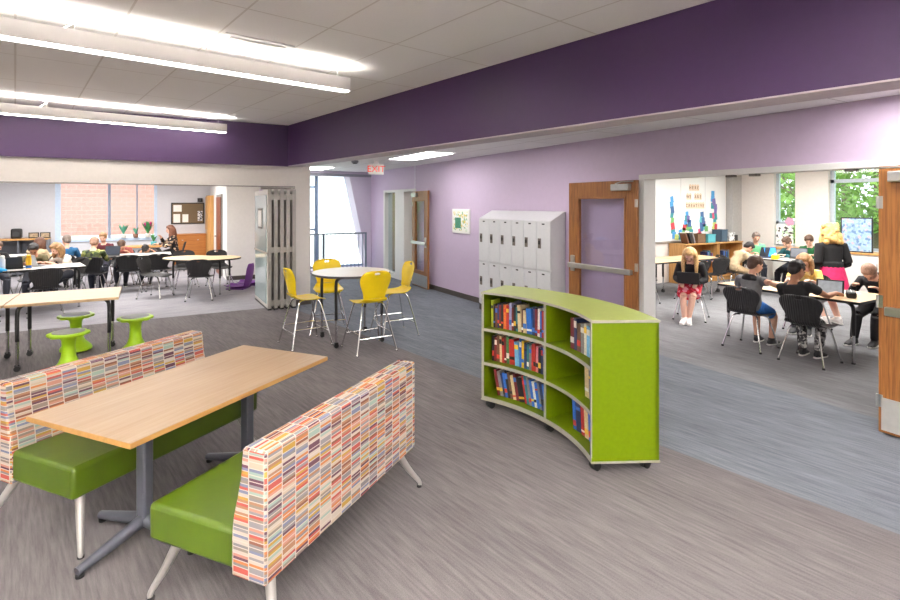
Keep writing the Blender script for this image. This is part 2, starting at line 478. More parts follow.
# purple beam along the corridor and purple bulkhead over the folding wall
m = M()
m.prism([A(3.79, -6), A(4.08, -6), at_y(4.08, 9.92), at_y(3.79, 9.92)], 2.55, 3.4)
m.cur = 1; m.prism([A(3.79, -6), A(4.08, -6), at_y(4.08, 9.92), at_y(3.79, 9.92)], 2.538, 2.55)
struct(m.build('wall_upper_right', [PURPLE, mat('beam_underside', (196, 184, 188), 0.6)]))
p0 = at_y(3.79, 9.61)
m = M(); m.box(-8, p0[0] + .02, 9.61, 9.92, 2.54, 3.4)
struct(m.build('wall_upper_left', PURPLE))

# left wall: header over the opening, end pier, and the wall of the left classroom
m = M(); m.box(-8, 2.60, 9.67, 9.92, 2.18, 2.75); m.box(2.32, 2.60, 9.67, 9.92, 0, 2.18)
m.box(2.48, 2.60, 9.92, EY + .5, 0, 2.75)
struct(m.build('wall_left', mat('header_paint', (226, 220, 214), 0.6, var=0.02)))
m = M(); m.box(-8, 2.32, 9.66, 9.70, 2.165, 2.18); m.box(-8, 2.32, 9.80, 9.84, 2.165, 2.18)
struct(m.build('trim_1', mat('track_grey', (150, 146, 142), 0.4, 0.5)))

# lilac wall with its two doorways
m = M()
m.box(LX, LX + .16, 4.45, 10.84, 0, 2.75); m.box(LX, LX + .16, 1.87, 4.45, 2.19, 2.75); m.box(LX, LX + .16, -5, 1.87, 0, 2.75)
m.box(LX, LX + .16, 10.84, 12.69, 2.19, 2.75); m.box(LX, LX + .16, 12.69, EY, 0, 2.75)
struct(m.build('wall_right', LILAC))
m = M(); m.box(LX - .012, LX, 4.50, 10.84, 0, .10); m.box(LX - .012, LX, -5, 1.83, 0, .10); m.box(LX - .012, LX, 12.72, EY, 0, .10)
struct(m.build('baseboard_right', BASE))
m = M(); m.box(2.60, 2.612, 9.67, EY, 0, .10); m.box(2.32, 2.612, 9.658, 9.67, 0, .10); struct(m.build('baseboard_left', BASE))
FRAMEW = mat('frame_paint', (224, 222, 220), 0.45, var=0.02)
m = M()
m.box(LX - .03, LX + .19, 4.39, 4.47, 0, 2.16); m.box(LX - .03, LX + .19, 1.85, 1.93, 0, 2.16); m.box(LX - .03, LX + .19, 1.85, 4.47, 2.16, 2.22)
struct(m.build('door_1', FRAMEW, bevel=.004))
for y in (3.3, 3.05, 2.2):
    m = M(); m.box(LX - .02, LX + .06, y - .04, y + .04, 2.135, 2.16); tag(m.build('hold_open_bracket', mat('dark_bracket', (96, 90, 86), .5), bpy.data.objects['door_1'], bevel=.004))
m = M()
for y0, y1 in ((12.60, 12.69), (11.42, 11.95), (10.82, 10.90)): m.box(LX - .03, LX + .19, y0, y1, 0, 2.16)
m.box(LX - .03, LX + .19, 10.82, 12.69, 2.16, 2.22); m.box(LX - .02, LX + .16, 11.95, 12.60, 0, .12)
d2 = struct(m.build('door_2', FRAMEW, bevel=.004))
m = M(); m.box(LX + .07, LX + .08, 11.95, 12.60, .12, 2.16); tag(m.build('pane', GLASS, d2))
m = M(); m.box(LX - .003, LX + .02, 1.77, 1.79, 2.22, 2.75); struct(m.build('trim_2', mat('joint_grey', (120, 108, 124), 0.6)))
m = M(); m.box(LX - .012, LX, 10.84, 10.88, 2.22, 2.75); struct(m.build('trim_3', mat('joint_light', (214, 206, 220), 0.6)))

# end of the corridor: a leaning-jamb window onto the trees
ENDW = mat('end_wall_paint', (214, 204, 222), 0.55, var=0.02)
m = M()
m.box(2.4, 2.75, EY, EY + .5, 0, 2.75); m.box(2.75, LX + .16, EY, EY + .5, 2.62, 2.75); m.box(2.75, LX + .16, EY, EY + .5, 0, .12)
m.prism([(4.74, 2.62), (LX + .16, 2.62), (LX + .16, .12), (5.28, .12)], EY, EY + .5, 'XZ')
struct(m.build('wall_end', ENDW))
m = M(); m.box(2.6, LX, EY - .03, EY, 2.61, 2.68); struct(m.build('trim_4', mat('grey_trim', (150, 150, 160), 0.5)))
MULL = mat('blue_grey_metal', (132, 150, 178), 0.4, 0.3)
m = M(); m.box(3.90, 3.98, EY + .36, EY + .44, .12, 2.62); m.box(2.75, 3.90, EY + .37, EY + .43, 2.30, 2.35); m.box(2.75, 3.90, EY + .37, EY + .43, 1.15, 1.20)
m.box(2.75, 5.26, EY + .37, EY + .43, .12, .18)
w = struct(m.build('window_1', MULL))
m = M(); m.prism([(2.75, .15), (5.25, .15), (4.74, 2.62), (2.75, 2.62)], EY + .395, EY + .405, 'XZ'); m.build('pane', GLASS, w)

# room behind the far doorway
m = M(); m.box(8.0, 8.1, 8.3, EY, 0, 2.75); m.box(5.52, 8.0, EY - .02, EY + .1, 0, 2.75)
struct(m.build('wall_side_room', mat('tan_paint', (214, 196, 172), 0.6)))

# right classroom
RW = mat('classroom_wall', (232, 226, 220), 0.6, var=0.02)
m = M(); m.box(LX + .16, 13.6, 8.107, 8.25, 0, 2.75); struct(m.build('wall_classroom_side', RW))
WX = 13.4
m = M()
for y0, y1 in ((7.12, 8.2), (5.93, 6.63), (-3, 3.2)): m.box(WX, WX + .25, y0, y1, 0, 2.75)
m.box(WX, WX + .25, 6.63, 7.12, 0, .84); m.box(WX, WX + .25, 3.2, 5.93, 0, .84); m.box(WX, WX + .25, 3.2, 7.12, 2.68, 2.75)
struct(m.build('wall_classroom_window', RW))
m = M(); m.box(13.0, WX, 7.93, 8.107, 0, 2.75); struct(m.build('trim_5', mat('column_grey', (180, 178, 176), 0.5)))
WF = mat('window_frame_grey', (190, 200, 210), 0.4, 0.2)
m = M(); m.box(WX + .1, WX + .17, 6.63, 6.68, .84, 2.68); m.box(WX + .1, WX + .17, 7.05, 7.12, .84, 2.68); m.box(WX + .1, WX + .17, 6.63, 7.12, 1.36, 1.44); m.box(WX + .1, WX + .17, 6.63, 7.12, .84, .90)
w = struct(m.build('window_2', WF)); m = M(); m.box(WX + .13, WX + .14, 6.65, 7.09, .86, 2.68); m.build('pane', GLASS, w)
m = M(); m.box(WX + .1, WX + .17, 5.85, 5.93, .84, 2.68); m.box(WX + .1, WX + .17, 4.3, 4.36, .84, 2.68); m.box(WX + .1, WX + .17, 3.2, 5.93, 2.34, 2.42); m.box(WX + .1, WX + .17, 3.2, 5.93, .84, .90)
w = struct(m.build('window_3', WF)); m = M(); m.box(WX + .13, WX + .14, 3.2, 5.9, .86, 2.68); m.build('pane', GLASS, w)

m = M(); m.box(LX + .16, 13.6, -1.65, -1.5, 0, 2.75); struct(m.build('wall_classroom_near', RW))
# left classroom
BY = 17.6
m = M()
m.box(-9, -2.2, BY, BY + .2, 0, 2.75); m.box(.22, 2.6, BY, BY + .2, 0, 2.75); m.box(-2.2, .22, BY, BY + .2, 0, .86); m.box(-2.2, .22, BY, BY + .2, 2.62, 2.75)
struct(m.build('wall_back', GREYW))
m = M(); m.box(-8.2, -8, -5.5, BY, 0, 3.4); struct(m.build('wall_far_left', WHITE))
m = M(); m.box(-8.2, LX + .16, -5.7, -5.5, 0, 3.4); struct(m.build('wall_rear', WHITE))
m = M(); m.box(1.655, 2.48, 13.7, BY, 0, 2.75); struct(m.build('wall_closet', mat('closet_white', (232, 230, 228), 0.6, var=0.02)))
m = M(); m.box(1.645, 2.48, 13.69, 13.70, 0, .10); struct(m.build('baseboard_closet', BASE))
FRB = mat('window_blue_white', (196, 214, 236), 0.4)
m = M()
for x0, x1 in ((-2.2, -2.08), (.14, .22)): m.box(x0, x1, BY + .02, BY + .1, .86, 2.62)
m.cur = 1
m.box(-1.0, -.93, BY + .02, BY + .1, .86, 2.62); m.box(-.31, -.27, BY + .02, BY + .1, .86, 2.62)
m.cur = 0; m.box(-2.2, .22, BY - .04, BY + .1, .82, .90)
w = struct(m.build('window_4', [FRB, mat('mullion_grey', (140, 150, 170), 0.4)]))
m = M(); m.box(-2.1, .16, BY + .06, BY + .065, .9, 2.62); m.build('pane', GLASS, w)

# outdoors: lawn, neighbouring brick wall, trees
m = M(); m.box(13.8, 70, -40, 14.3, -.6, -.3); m.cur = 1; m.box(-40, 70, 14.3, 90, -.6, -.3); struct(m.build('ground', [mat('lawn', (120, 146, 80), 0.9, var=.25, scale=3), mat('pale_concrete', (226, 222, 212), .9, var=.05)]))
BRICK = grid_mat('pale_brick', (184, 138, 127), (194, 154, 146), 0.30, 0.15, 0, 0, 0.02, 0.85, brick=True, var=.08)
nb = thing('brick_building', 'pale pink brick wall of the building outside the left classroom windows', 'building', (-3.4, 22.7, -.3))
m = M(); m.box(-5.6, 5.6, -.2, .3, 0, 6.8); m.build('wall', BRICK, nb)
m = M(); m.box(-5.6, 5.6, -.28, -.2, 0, 1.05); m.build('plinth', mat('white_stucco', (236, 230, 226), .7), nb)

LEAF = [mat('leaf_bright', (156, 186, 84), .7, var=.2, scale=3), mat('leaf_deep', (118, 152, 66), .7, var=.2, scale=3)]
BARK = mat('bark', (116, 100, 84), .9, var=.2)
def tree_meshes(seed, h, r, lm):
    rnd = random.Random(seed)
    t = thing('tree', '', 'tree')
    m = M(); m.tube([(0, 0, 0), (.1, .05, h * .4), (-.05, .1, h * .72), (.05, 0, h * .95)], [.16, .13, .08, .02], 8, 3)
    for k in range(5):
        a = rnd.uniform(0, 6.28); z = h * rnd.uniform(.25, .6)
        m.tube([(0, 0, z), (math.cos(a) * r * .4, math.sin(a) * r * .4, z + .6), (math.cos(a) * r * .85, math.sin(a) * r * .85, z + 1.5)], [.06, .04, .015], 6)
    m.build('trunk', BARK, t, smooth=True)
    m = M()
    for k in range(2600):
        u = rnd.uniform(-1, 1); a = rnd.uniform(0, 6.28); q = rnd.random() ** .4
        z = h * .56 + u * h * .46; w = r * math.sqrt(max(.08, 1 - u * u)) * q * (1 + .25 * math.sin(5 * a + 3 * u))
        c = Vector((math.cos(a) * w, math.sin(a) * w, z))
        x = Vector((rnd.gauss(0, 1), rnd.gauss(0, 1), rnd.gauss(0, 1))).normalized(); y = x.orthogonal().normalized()
        s = rnd.uniform(.07, .16)
        m.add([c - x * s, c + y * s * .55, c + x * s, c - y * s * .55], [(0, 1, 2, 3)])
    tag(m.build('leaves', lm, t), kind='stuff')
    return t
ta = tree_meshes(3, 6.0, 1.7, LEAF[0]); tb = tree_meshes(8, 7.2, 2.1, LEAF[1])
GW = 'trees crowding the right classroom windows'
for i, (x, y, k, s) in enumerate([(18.2, 5.0, 0, .95), (18.6, 8.8, 1, .9), (22.5, 1.4, 1, .9), (22.4, 11.8, 0, 1.1), (23.4, 6.6, 0, 1.0), (28.2, 10.6, 1, 1.3), (28.6, 4.4, 1, 1.35), (34, 7.6, 0, 1.6), (35, 14.5, 1, 1.6)]):
    src = (ta, tb)[k]
    t = src if i < 2 else dup(src)
    t.location = (x, y, -.3); t.rotation_euler = (0, 0, i * 1.1); t.scale = (s,) * 3
    tag(t, ('bright green' if k == 0 else 'deep green') + ' leafy tree in the wood outside the right classroom windows', 'tree', GW + (', bright green' if k == 0 else ', deep green'))
t = dup(ta); t.location = (2.6, 19.5, -.3)
tag(t, 'pale sunlit tree outside the window at the end of the corridor', 'tree', 'trees beyond the corridor window')

# ---------------------------------------------------------------- pendants, ceiling fittings
LAMP = mat('lamp_diffuser', (255, 250, 244), 0.5, var=0.0, emit=8.5)
LAMPUP = mat('lamp_uplight', (255, 250, 244), 0.5, var=0.0, emit=42.0)
FIXT = mat('fixture_white', (226, 222, 220), 0.4, var=0.01)
def pendant(label, x, y, L):
    t = thing('pendant_light', label, 'ceiling light', (x, y, 3.02), 9.8, 'linear pendant lights')
    m = M(); m.box(-L, 0, -.045, -.04, .008, .14); m.box(-L, 0, .04, .045, .008, .14); m.box(-L, 0, -.04, .04, .055, .07); m.build('housing', FIXT, t)
    m = M(); m.box(-.008, .002, -.046, .046, -.002, .142); m.build('end_cap', FIXT, t)
    m = M(); m.box(-L, -.008, -.0445, .0445, -.002, .010); m.build('diffuser', LAMP, t)
    m = M(); m.box(-L, -.008, -.039, .039, .105, .115); m.build('uplight_diffuser', LAMPUP, t)
    for k in range(4):
        px = -.12 - k * 2.2
        if -px > L: break
        m = M(); m.tube([(px, 0, .07), (px, 0, .26)], .0022, 5); m.build('suspension_wire', STEEL, t)
        if k == 1:
            m = M(); m.tube([(px - .1, 0, .13), (px - .02, .02, .19), (px + .02, .03, .26)], .005, 6, 4); m.build('power_cord', FIXT, t)
    return t
pendant('long white linear pendant light running across the top left, nearer of the two', 1.801, 5.232, 8.5)
pendant('long white linear pendant light hanging by the left purple bulkhead', 1.097, 9.214, 8.5)

t = thing('ceiling_vent', 'square white air diffuser panel set in the tiled ceiling above the pendants', 'air vent', (.80, 5.02, 3.28), 9.8)
m = M(); m.box(-.30, .30, -.30, .30, -.012, .0); m.build('frame', FIXT, t, bevel=.003)
m = M(); m.box(-.24, .24, -.24, .24, -.022, -.014); m.build('plaque', PAPER, t, bevel=.004)
for sx in (-.2, .2):
    m = M(); m.box(sx - .01, sx + .01, -.01, .01, -.03, -.005); m.build('hanger', FIXT, t)

def troffer(label, x, y, sx, sy, z=2.75, e=None):
    t = thing('troffer_light', label, 'ceiling light', (x, y, z), 0, 'flat panel lights in the corridor ceiling')
    m = M(); m.box(-sx / 2 - .03, sx / 2 + .03, -sy / 2 - .03, sy / 2 + .03, -.012, 0); m.build('frame', FIXT, t)
    m = M(); m.box(-sx / 2, sx / 2, -sy / 2, sy / 2, -.018, -.010); m.build('diffuser', mat('troffer_diffuser', (255, 252, 248), .5, var=0, emit=8.5), t)
troffer('flat panel light in the corridor ceiling near the end window', 3.55, 12.7, .55, 1.15)
troffer('flat panel light in the corridor ceiling in front of the exit sign', 4.33, 8.6, .5, 1.6)
t = thing('ceiling_speaker', 'small grey box on the corridor ceiling left of the exit sign', 'speaker', (3.66, 10.2, 2.75))
m = M(); m.lathe([(.07, 0), (.075, -.02), (.06, -.05), (.03, -.06)], 20); m.build('housing', mat('grey_plastic', (150, 150, 152), .5), t, smooth=True)
m = M(); m.lathe([(.05, -.052), (.045, -.064), (.02, -.066)], 20); m.build('grille', BLACKP, t, smooth=True)

t = thing('exit_sign', 'white exit sign with red letters under the corridor ceiling', 'sign', (4.07, 10.07, 2.47), -14)
m = M(); m.box(-.155, .155, -.022, .022, 0, .22); m.build('housing', mat('sign_white', (236, 236, 230), .5), t, bevel=.006)
m = M(); m.box(-.05, .05, -.02, .02, .22, .281); m.build('canopy', FIXT, t)
text('lettering', 'EXIT', .185, mat('exit_red', (236, 72, 52), .4, emit=.35), t, (0, -.0225, .108), (R(90), 0, 0))

# ---------------------------------------------------------------- bench seats and table
STRIPE = stripe_mat('striped_upholstery')
GREEN = mat('green_vinyl', (72, 93, 8), 0.36, spec=.6, var=.10, scale=7, bump=.12)
SEAM = mat('green_seam', (84, 124, 36), .6)
LEGM = mat('satin_silver', (186, 182, 178), .35, .35)
BL = 1.32
def make_bench(label):
    t = thing('bench_seat', label, 'bench', (0, 0, 0), 0, None)
    m = M(); m.box(0, .54, .0, BL, .30, .47); s = m.build('seat_cushion', GREEN, t, bevel=.022, seg=3, smooth=True)
    m = M()
    m.tube([(.006, .018, .452), (.006, BL - .018, .452)], .005, 6); m.tube([(.02, .006, .452), (.52, .006, .452)], .005, 6); m.tube([(.02, BL - .006, .452), (.52, BL - .006, .452)], .005, 6)
    m.build('piping', SEAM, s)
    m = M(); m.prism([(.515, .285), (.70, .285), (.70, .835), (.575, .835), (.565, .72), (.545, .62), (.525, .54), (.515, .47)], -.012, BL + .012, 'XZ')
    m.build('backrest', STRIPE, t, bevel=.014, seg=3, smooth=True, uv=True)
    for x, y, fx, fy in ((.10, .10, -.02, .03), (.10, BL - .10, -.02, BL - .03), (.62, .10, .72, .02), (.62, BL - .10, .70, BL + .07)):
        m = M(); m.tube([(x, y, .295), (x + (fx - x) * .55, y + (fy - y) * .55, .14), (fx, fy, .035), (fx, fy, 0)], [.026, .019, .013, .013], 10, 4)
        g = m.build('leg', LEGM, t, smooth=True)
        m = M(); m.lathe([(.016, 0), (.016, .012), (.012, .014)], 12, (fx, fy, 0)); m.build('glide', RUBBER, g)
    return t
bench = make_bench('green cushioned bench with striped back turned to the viewer, right of the table')
bench.location = (-.002, 2.765, 0); bench.rotation_euler = (0, 0, R(-53.1))
bench['group'] = 'pair of green booth benches'
dup(bench, 'green cushioned bench with striped back, on the far left side of the maple table', (-.343 + BL * .8, 3.31 + BL * .6, 0), 126.9)

GREYL = mat('grey_table_leg', (98, 100, 110), .4, .4)
t = thing('dining_table', 'rectangular maple-topped table on grey legs between the two green benches', 'table', (.286, 3.58, 0), -53.1)
m = M(); m.box(-.40, .40, -.75, .75, .712, .739); m.build('table_edge', MAPLEE, t, bevel=.004)
m = M(); m.box(-.398, .398, -.748, .748, .739, .7405); m.build('table_top', MAPLE, t)
for sg in (-1, 1):
    y = .38 * sg
    m = M(); m.box(-.035, .035, y - .03, y + .03, .06, .70); p = m.build('post', GREYL, t, bevel=.012, smooth=True)
    m = M(); m.box(-.30, .30, y - .025, y + .025, .695, .712); m.build('bracket', BLACKM, p)
    for fx, fy in ((-.37, y), (.37, y), (0, y + .36 * sg)):
        m = M(); m.tube([(0, y, .10), (fx * .5, y + (fy - y) * .5, .065), (fx, fy, .034)], [.036, .03, .022], 10, 4)
        f = m.build('foot', GREYL, p, smooth=True)
        m = M(); m.lathe([(.02, 0), (.02, .014), (.012, .016)], 12, (fx * .96, y + (fy - y) * .96, 0)); m.build('glide', RUBBER, f)

# ---------------------------------------------------------------- curved bookcase on casters
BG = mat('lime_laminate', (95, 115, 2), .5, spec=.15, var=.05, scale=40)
BGT = mat('lime_laminate_lit_top', (176, 190, 96), .35, var=.04, scale=20)  # same lime laminate, light falling on the top put into the colour
BED = mat('grey_banding', (158, 154, 142), .5)
ox, oy = 1.307, 3.26
bc = thing('curved_bookcase', 'curved lime green bookcase full of books on black casters', 'bookcase', (ox, oy, 0))
R0, R1, AH = 1.472, 1.942, 27.3
m = M(); m.arc(R0 - .004, R1 + .004, -AH - .3, AH + .3, 1.035, 1.052, 24); m.build('edge_band', BED, bc)
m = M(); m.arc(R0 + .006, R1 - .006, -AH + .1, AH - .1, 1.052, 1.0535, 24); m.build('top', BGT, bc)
m = M(); m.arc(R0, R1, -AH, AH, .088, .112, 24); b = m.build('bottom_shelf', BG, bc)
m = M(); m.arc(R0 - .004, R0, -AH, AH, .086, .114, 24); m.build('edge_band', BED, b)
m = M(); m.arc(R0 - .004, R1 + .004, -AH - .3, AH + .3, .076, .088, 24); m.build('edge_band', BED, b)
m = M(); m.arc(R1 - .02, R1, -AH, AH, .112, 1.035, 24); m.build('back_panel', BG, bc)
ath = math.degrees(.022 / 1.7)
for nm, a0, a1 in (('end_panel', -AH, -AH + ath), ('end_panel', AH - ath, AH), ('divider', -ath / 2, ath / 2)):
    m = M(); m.arc(R0 + .003, R1 - .001, a0, a1, .112, 1.035, 1); p = m.build(nm, BG, bc)
    m = M(); m.arc(R0 - .004, R0 + .003, a0 - .05, a1 + .05, .112, 1.035, 1); m.build('edge_band', BED, p)
SHZ = [.112, .418, .724]
for z in SHZ[1:]:
    for a0, a1 in ((-AH + ath, -ath / 2), (ath / 2, AH - ath)):
        m = M(); m.arc(R0 + .003, R1 - .02, a0, a1, z - .022, z, 14); p = m.build('shelf', BG, bc)
        m = M(); m.arc(R0 - .003, R0 + .003, a0, a1, z - .024, z + .002, 14); m.build('edge_band', BED, p)
for a in (-AH + 2.5, 0, AH - 2.5):
    for r in (R0 + .05, R1 - .06):
        x, y = r * math.cos(R(a)), r * math.sin(R(a))
        m = M(); m.cbox((x, y, .062), (.05, .03, .028)); m.tube([(x - .018, y - .016, .045), (x - .018, y + .016, .045)], .03, 10); c = m.build('caster', BLACKM, bc, bevel=.004)
        m = M(); m.tube([(x, y - .024, .031), (x, y - .004, .031)], .031, 16); m.tube([(x, y + .004, .031), (x, y + .024, .031)], .031, 16); m.build('wheel', RUBBER, c)

# books: spine towards the middle of the curve, each one its own object
BC = {'red': (176, 44, 38), 'dark red': (110, 30, 34), 'black': (34, 32, 36), 'navy blue': (40, 54, 96), 'blue': (44, 104, 190), 'light blue': (110, 172, 214), 'white': (226, 220, 206),
      'cream': (212, 190, 146), 'yellow': (222, 180, 44), 'yellow green': (176, 190, 40), 'orange': (206, 104, 44), 'brown': (104, 70, 50), 'grey': (128, 126, 128), 'teal': (44, 116, 120), 'lilac': (154, 150, 190), 'pink': (206, 120, 130), 'green': (62, 110, 62)}
BCM = {k: mat('cover_' + k.replace(' ', '_'), v, .45, var=.18, scale=60) for k, v in BC.items()}
BAND = {k: mat('band_' + k.replace(' ', '_'), v, .45) for k, v in (('white', (232, 228, 218)), ('red', (200, 60, 50)), ('yellow', (232, 190, 60)), ('black', (30, 30, 32)), ('blue', (60, 110, 190)))}
PAGES = mat('book_pages', (222, 212, 190), .8, var=.05, scale=120)
ORD = ['first', 'second', 'third', 'fourth', 'fifth', 'sixth', 'seventh', 'eighth', 'ninth', 'tenth', 'eleventh', 'twelfth', 'thirteenth', 'fourteenth', 'fifteenth', 'sixteenth', 'seventeenth', 'eighteenth', 'nineteenth', 'twentieth', 'twenty-first', 'twenty-second', 'twenty-third', 'twenty-fourth']
rb = random.Random(4)
def book_row(cols, a_start, a_end, z, bay, row, lean=0.0, hh=(.195, .25), rad=1.56):
    n = len(cols); wts = [rb.uniform(.7, 1.3) * (1.9 if c.endswith('*') else 1) for c in cols]; tot = sum(wts)
    a = a_start; span = a_start - a_end
    for i, c in enumerate(cols):
        k = c.rstrip('*'); da = span * wts[i] / tot; am = a - da / 2; a -= da
        th = R(da) * rad * .90; h = rb.uniform(*hh); d = rb.uniform(.13, .16)
        if lean: h = rb.uniform(.205, .24)
        m = M()
        # cover boards and spine, then the page block
        m.box(0, d, -th / 2, -th / 2 + .002, 0, h); m.box(0, d, th / 2 - .002, th / 2, 0, h); m.box(-.002, .002, -th / 2, th / 2, 0, h)
        m.cur = 1; m.box(.002, d - .004, -th / 2 + .002, th / 2 - .002, .003, h - .004)
        m.cur = 2; z0 = rb.choice((.12, .2, .7)) * h; m.box(-.003, 0, -th / 2, th / 2, z0, z0 + h * rb.uniform(.06, .22))
        x, y = ox + rad * math.cos(R(am)), oy + rad * math.sin(R(am))
        o = m.build('book', [BCM[k], PAGES, BAND[rb.choice(list(BAND))]])
        tilt = lean if lean else rb.choice((0, 0, 0, .02, -.02))
        if c.endswith('*') and not lean: tilt = -.06
        o.matrix_world = Matrix.Translation((x, y, z + abs(math.sin(tilt)) * th / 2 + .0005)) @ Matrix.Rotation(R(am), 4, 'Z') @ Matrix.Rotation(tilt, 4, 'X')
        wd = 'thick ' if c.endswith('*') else ''
        tag(o, f'{wd}{k} book, {ORD[i]} from the left, {row} shelf, {bay} bay of green bookcase', 'book', f'books on the {row} shelf of the {bay} bay')
book_row(['yellow green', 'black', 'brown', 'navy blue', 'dark red', 'black', 'orange', 'red', 'lilac', 'dark red', 'black', 'teal', 'cream*', 'brown', 'cream*', 'blue*', 'navy blue', 'dark red', 'white', 'blue', 'red', 'brown', 'black', 'grey'], 25.4, 1.0, SHZ[2], 'left', 'top')
book_row(['black', 'dark red', 'brown', 'cream', 'red', 'dark red', 'green', 'red*', 'light blue*', 'blue', 'yellow', 'navy blue', 'teal', 'grey', 'red', 'red', 'pink', 'black', 'navy blue', 'grey', 'white', 'red'], 25.2, 1.0, SHZ[1], 'left', 'middle', hh=(.205, .25))
book_row(['dark red', 'grey', 'navy blue', 'blue', 'black', 'brown', 'cream', 'dark red', 'black*', 'red', 'teal', 'grey', 'blue', 'white', 'blue', 'grey', 'navy blue', 'blue'], 23.0, 2.6, SHZ[0], 'left', 'bottom', lean=-.20)
book_row(['dark red', 'navy blue', 'brown', 'grey', 'white', 'light blue', 'cream', 'blue', 'red', 'navy blue', 'black'], -8.0, -26.2, SHZ[2], 'right', 'top')
book_row(['cream', 'grey*', 'white', 'brown', 'black'], -15.5, -26.2, SHZ[1], 'right', 'middle', lean=-.05)
book_row(['blue', 'navy blue', 'red', 'cream', 'blue*', 'blue', 'navy blue'], -9.5, -25.8, SHZ[0], 'right', 'bottom', lean=-.09)

# ---------------------------------------------------------------- chairs
def shell(rows, curve_y, curve_z, hole=None, n=10):
    m = M(); vs = []
    for y, z, w in rows:
        for j in range(n + 1):
            q = 2 * j / n - 1
            vs.append((q * w, y + curve_y * q * q, z + curve_z * q * q))
    fs = []
    for i in range(len(rows) - 1):
        for j in range(n):
            if hole and i in hole[0] and j in hole[1]: continue
            a = i * (n + 1) + j; fs.append((a, a + 1, a + n + 2, a + n + 1))
    m.add(vs, fs); return m
def make_chair(name, label, cat, h, shellm, legm, feet, rungs=False, k=1.0, bz=1.0):
    t = thing(name, label, cat)
    rows = [(.215, -.030, .165), (.20, -.010, .195), (.13, .0, .212), (.04, -.008, .218), (-.06, -.008, .212), (-.14, .004, .195), (-.185, .03, .17), (-.20, .06, .155)]
    m = shell([(y * k, h + z * k, w * k) for y, z, w in rows], 0, .014); m.build('seat', shellm, t, smooth=True, solid=.010, sub=1)
    rows = [(-.20, .062, .155), (-.212, .11, .148), (-.222, .17, .170), (-.232, .23, .198), (-.244, .29, .212), (-.256, .335, .208), (-.264, .362, .196), (-.272, .392, .172), (-.276, .41, .125), (-.278, .416, .06)]
    m = shell([(y * k, h + z * bz, w * k) for y, z, w in rows], .035, -.004, ((6,), (4, 5))); m.build('backrest', shellm, t, smooth=True, solid=.010, sub=1)
    f, zt = feet, h - .022
    for sx in (-1, 1):
        for sy in (-1, 1):
            m = M(); m.tube([(sx * .10, sy * .06, zt), (sx * .145, sy * .13, zt - .012), (sx * (.145 + (f - .145) * .35), sy * (.15 + (f - .15) * .3), zt * .66), (sx * f, sy * f, .012)], .0105, 8, 4)
            g = m.build('leg', legm, t, smooth=True)
            m = M(); m.lathe([(.016, 0), (.016, .016), (.011, .022)], 10, (sx * f, sy * f, 0)); m.build('glide', RUBBER if h < .5 else legm, g)
    if rungs:
        q = lambda z: .15 + (f - .15) * (1 - z / h)
        for z, ax in ((.24, 0), (.24, 1), (.19, 2), (.19, 3)):
            e = q(z) * .97
            pts = [((-e, -e), (-e, e)), ((e, -e), (e, e)), ((-e, -e), (e, -e)), ((-e, e), (e, e))][ax]
            m = M(); m.tube([(*pts[0], z), (*pts[1], z)], .0075, 8); m.build('rung', legm, t, smooth=True)
    return t
YEL = mat('yellow_plastic', (250, 216, 16), .38, var=.03)
GY = 'yellow cafe chairs round the high table'
yc = make_chair('yellow_chair', 'tall yellow plastic chair with its back to the viewer, nearest at the round table', 'chair', .61, YEL, CHROME, .265, True)
yc.location = (2.44, 6.28, 0); yc.rotation_euler = (0, 0, R(2)); yc['group'] = GY
dup(yc, 'tall yellow plastic chair seen side on, left of the round table by the folding wall', (1.80, 6.93, 0), -84)
dup(yc, 'tall yellow plastic chair behind the round table, in front of the railing', (2.28, 7.50, 0), 168)
dup(yc, 'tall yellow plastic chair on the right side of the round table, nearest the lilac wall', (3.03, 6.82, 0), 88)

t = thing('round_table', 'high round table with pale top and dark edge among yellow chairs', 'table', (2.40, 6.83, 0))
m = M(); m.lathe([(.50, .895), (.53, .905), (.53, .925), (.525, .93)], 48); m.build('table_edge', mat('dark_edge', (62, 60, 66), .5), t, smooth=True)
m = M(); m.lathe([(.524, .929), (.524, .9315)], 48); m.build('table_top', mat('pale_laminate', (244, 236, 222), .35, var=.03), t)
for sx in (-1, 1):
    for sy in (-1, 1):
        x, y = sx * .315, sy * .315
        m = M(); m.tube([(x * .62, y * .62, .885), (x * .9, y * .9, .87), (x, y, .80), (x, y, .36)], .020, 10, 4); g = m.build('leg', BLACKM, t, smooth=True)
        m = M(); m.tube([(x, y, .38), (x, y, .075)], .016, 10); m.build('leg_extension', CHROME, g, smooth=True)
        m = M(); m.cbox((x, y, .062), (.05, .04, .03)); m.tube([(x, y - .02, .032), (x, y + .02, .032)], .031, 14); m.build('caster', BLACKM, g, bevel=.003)

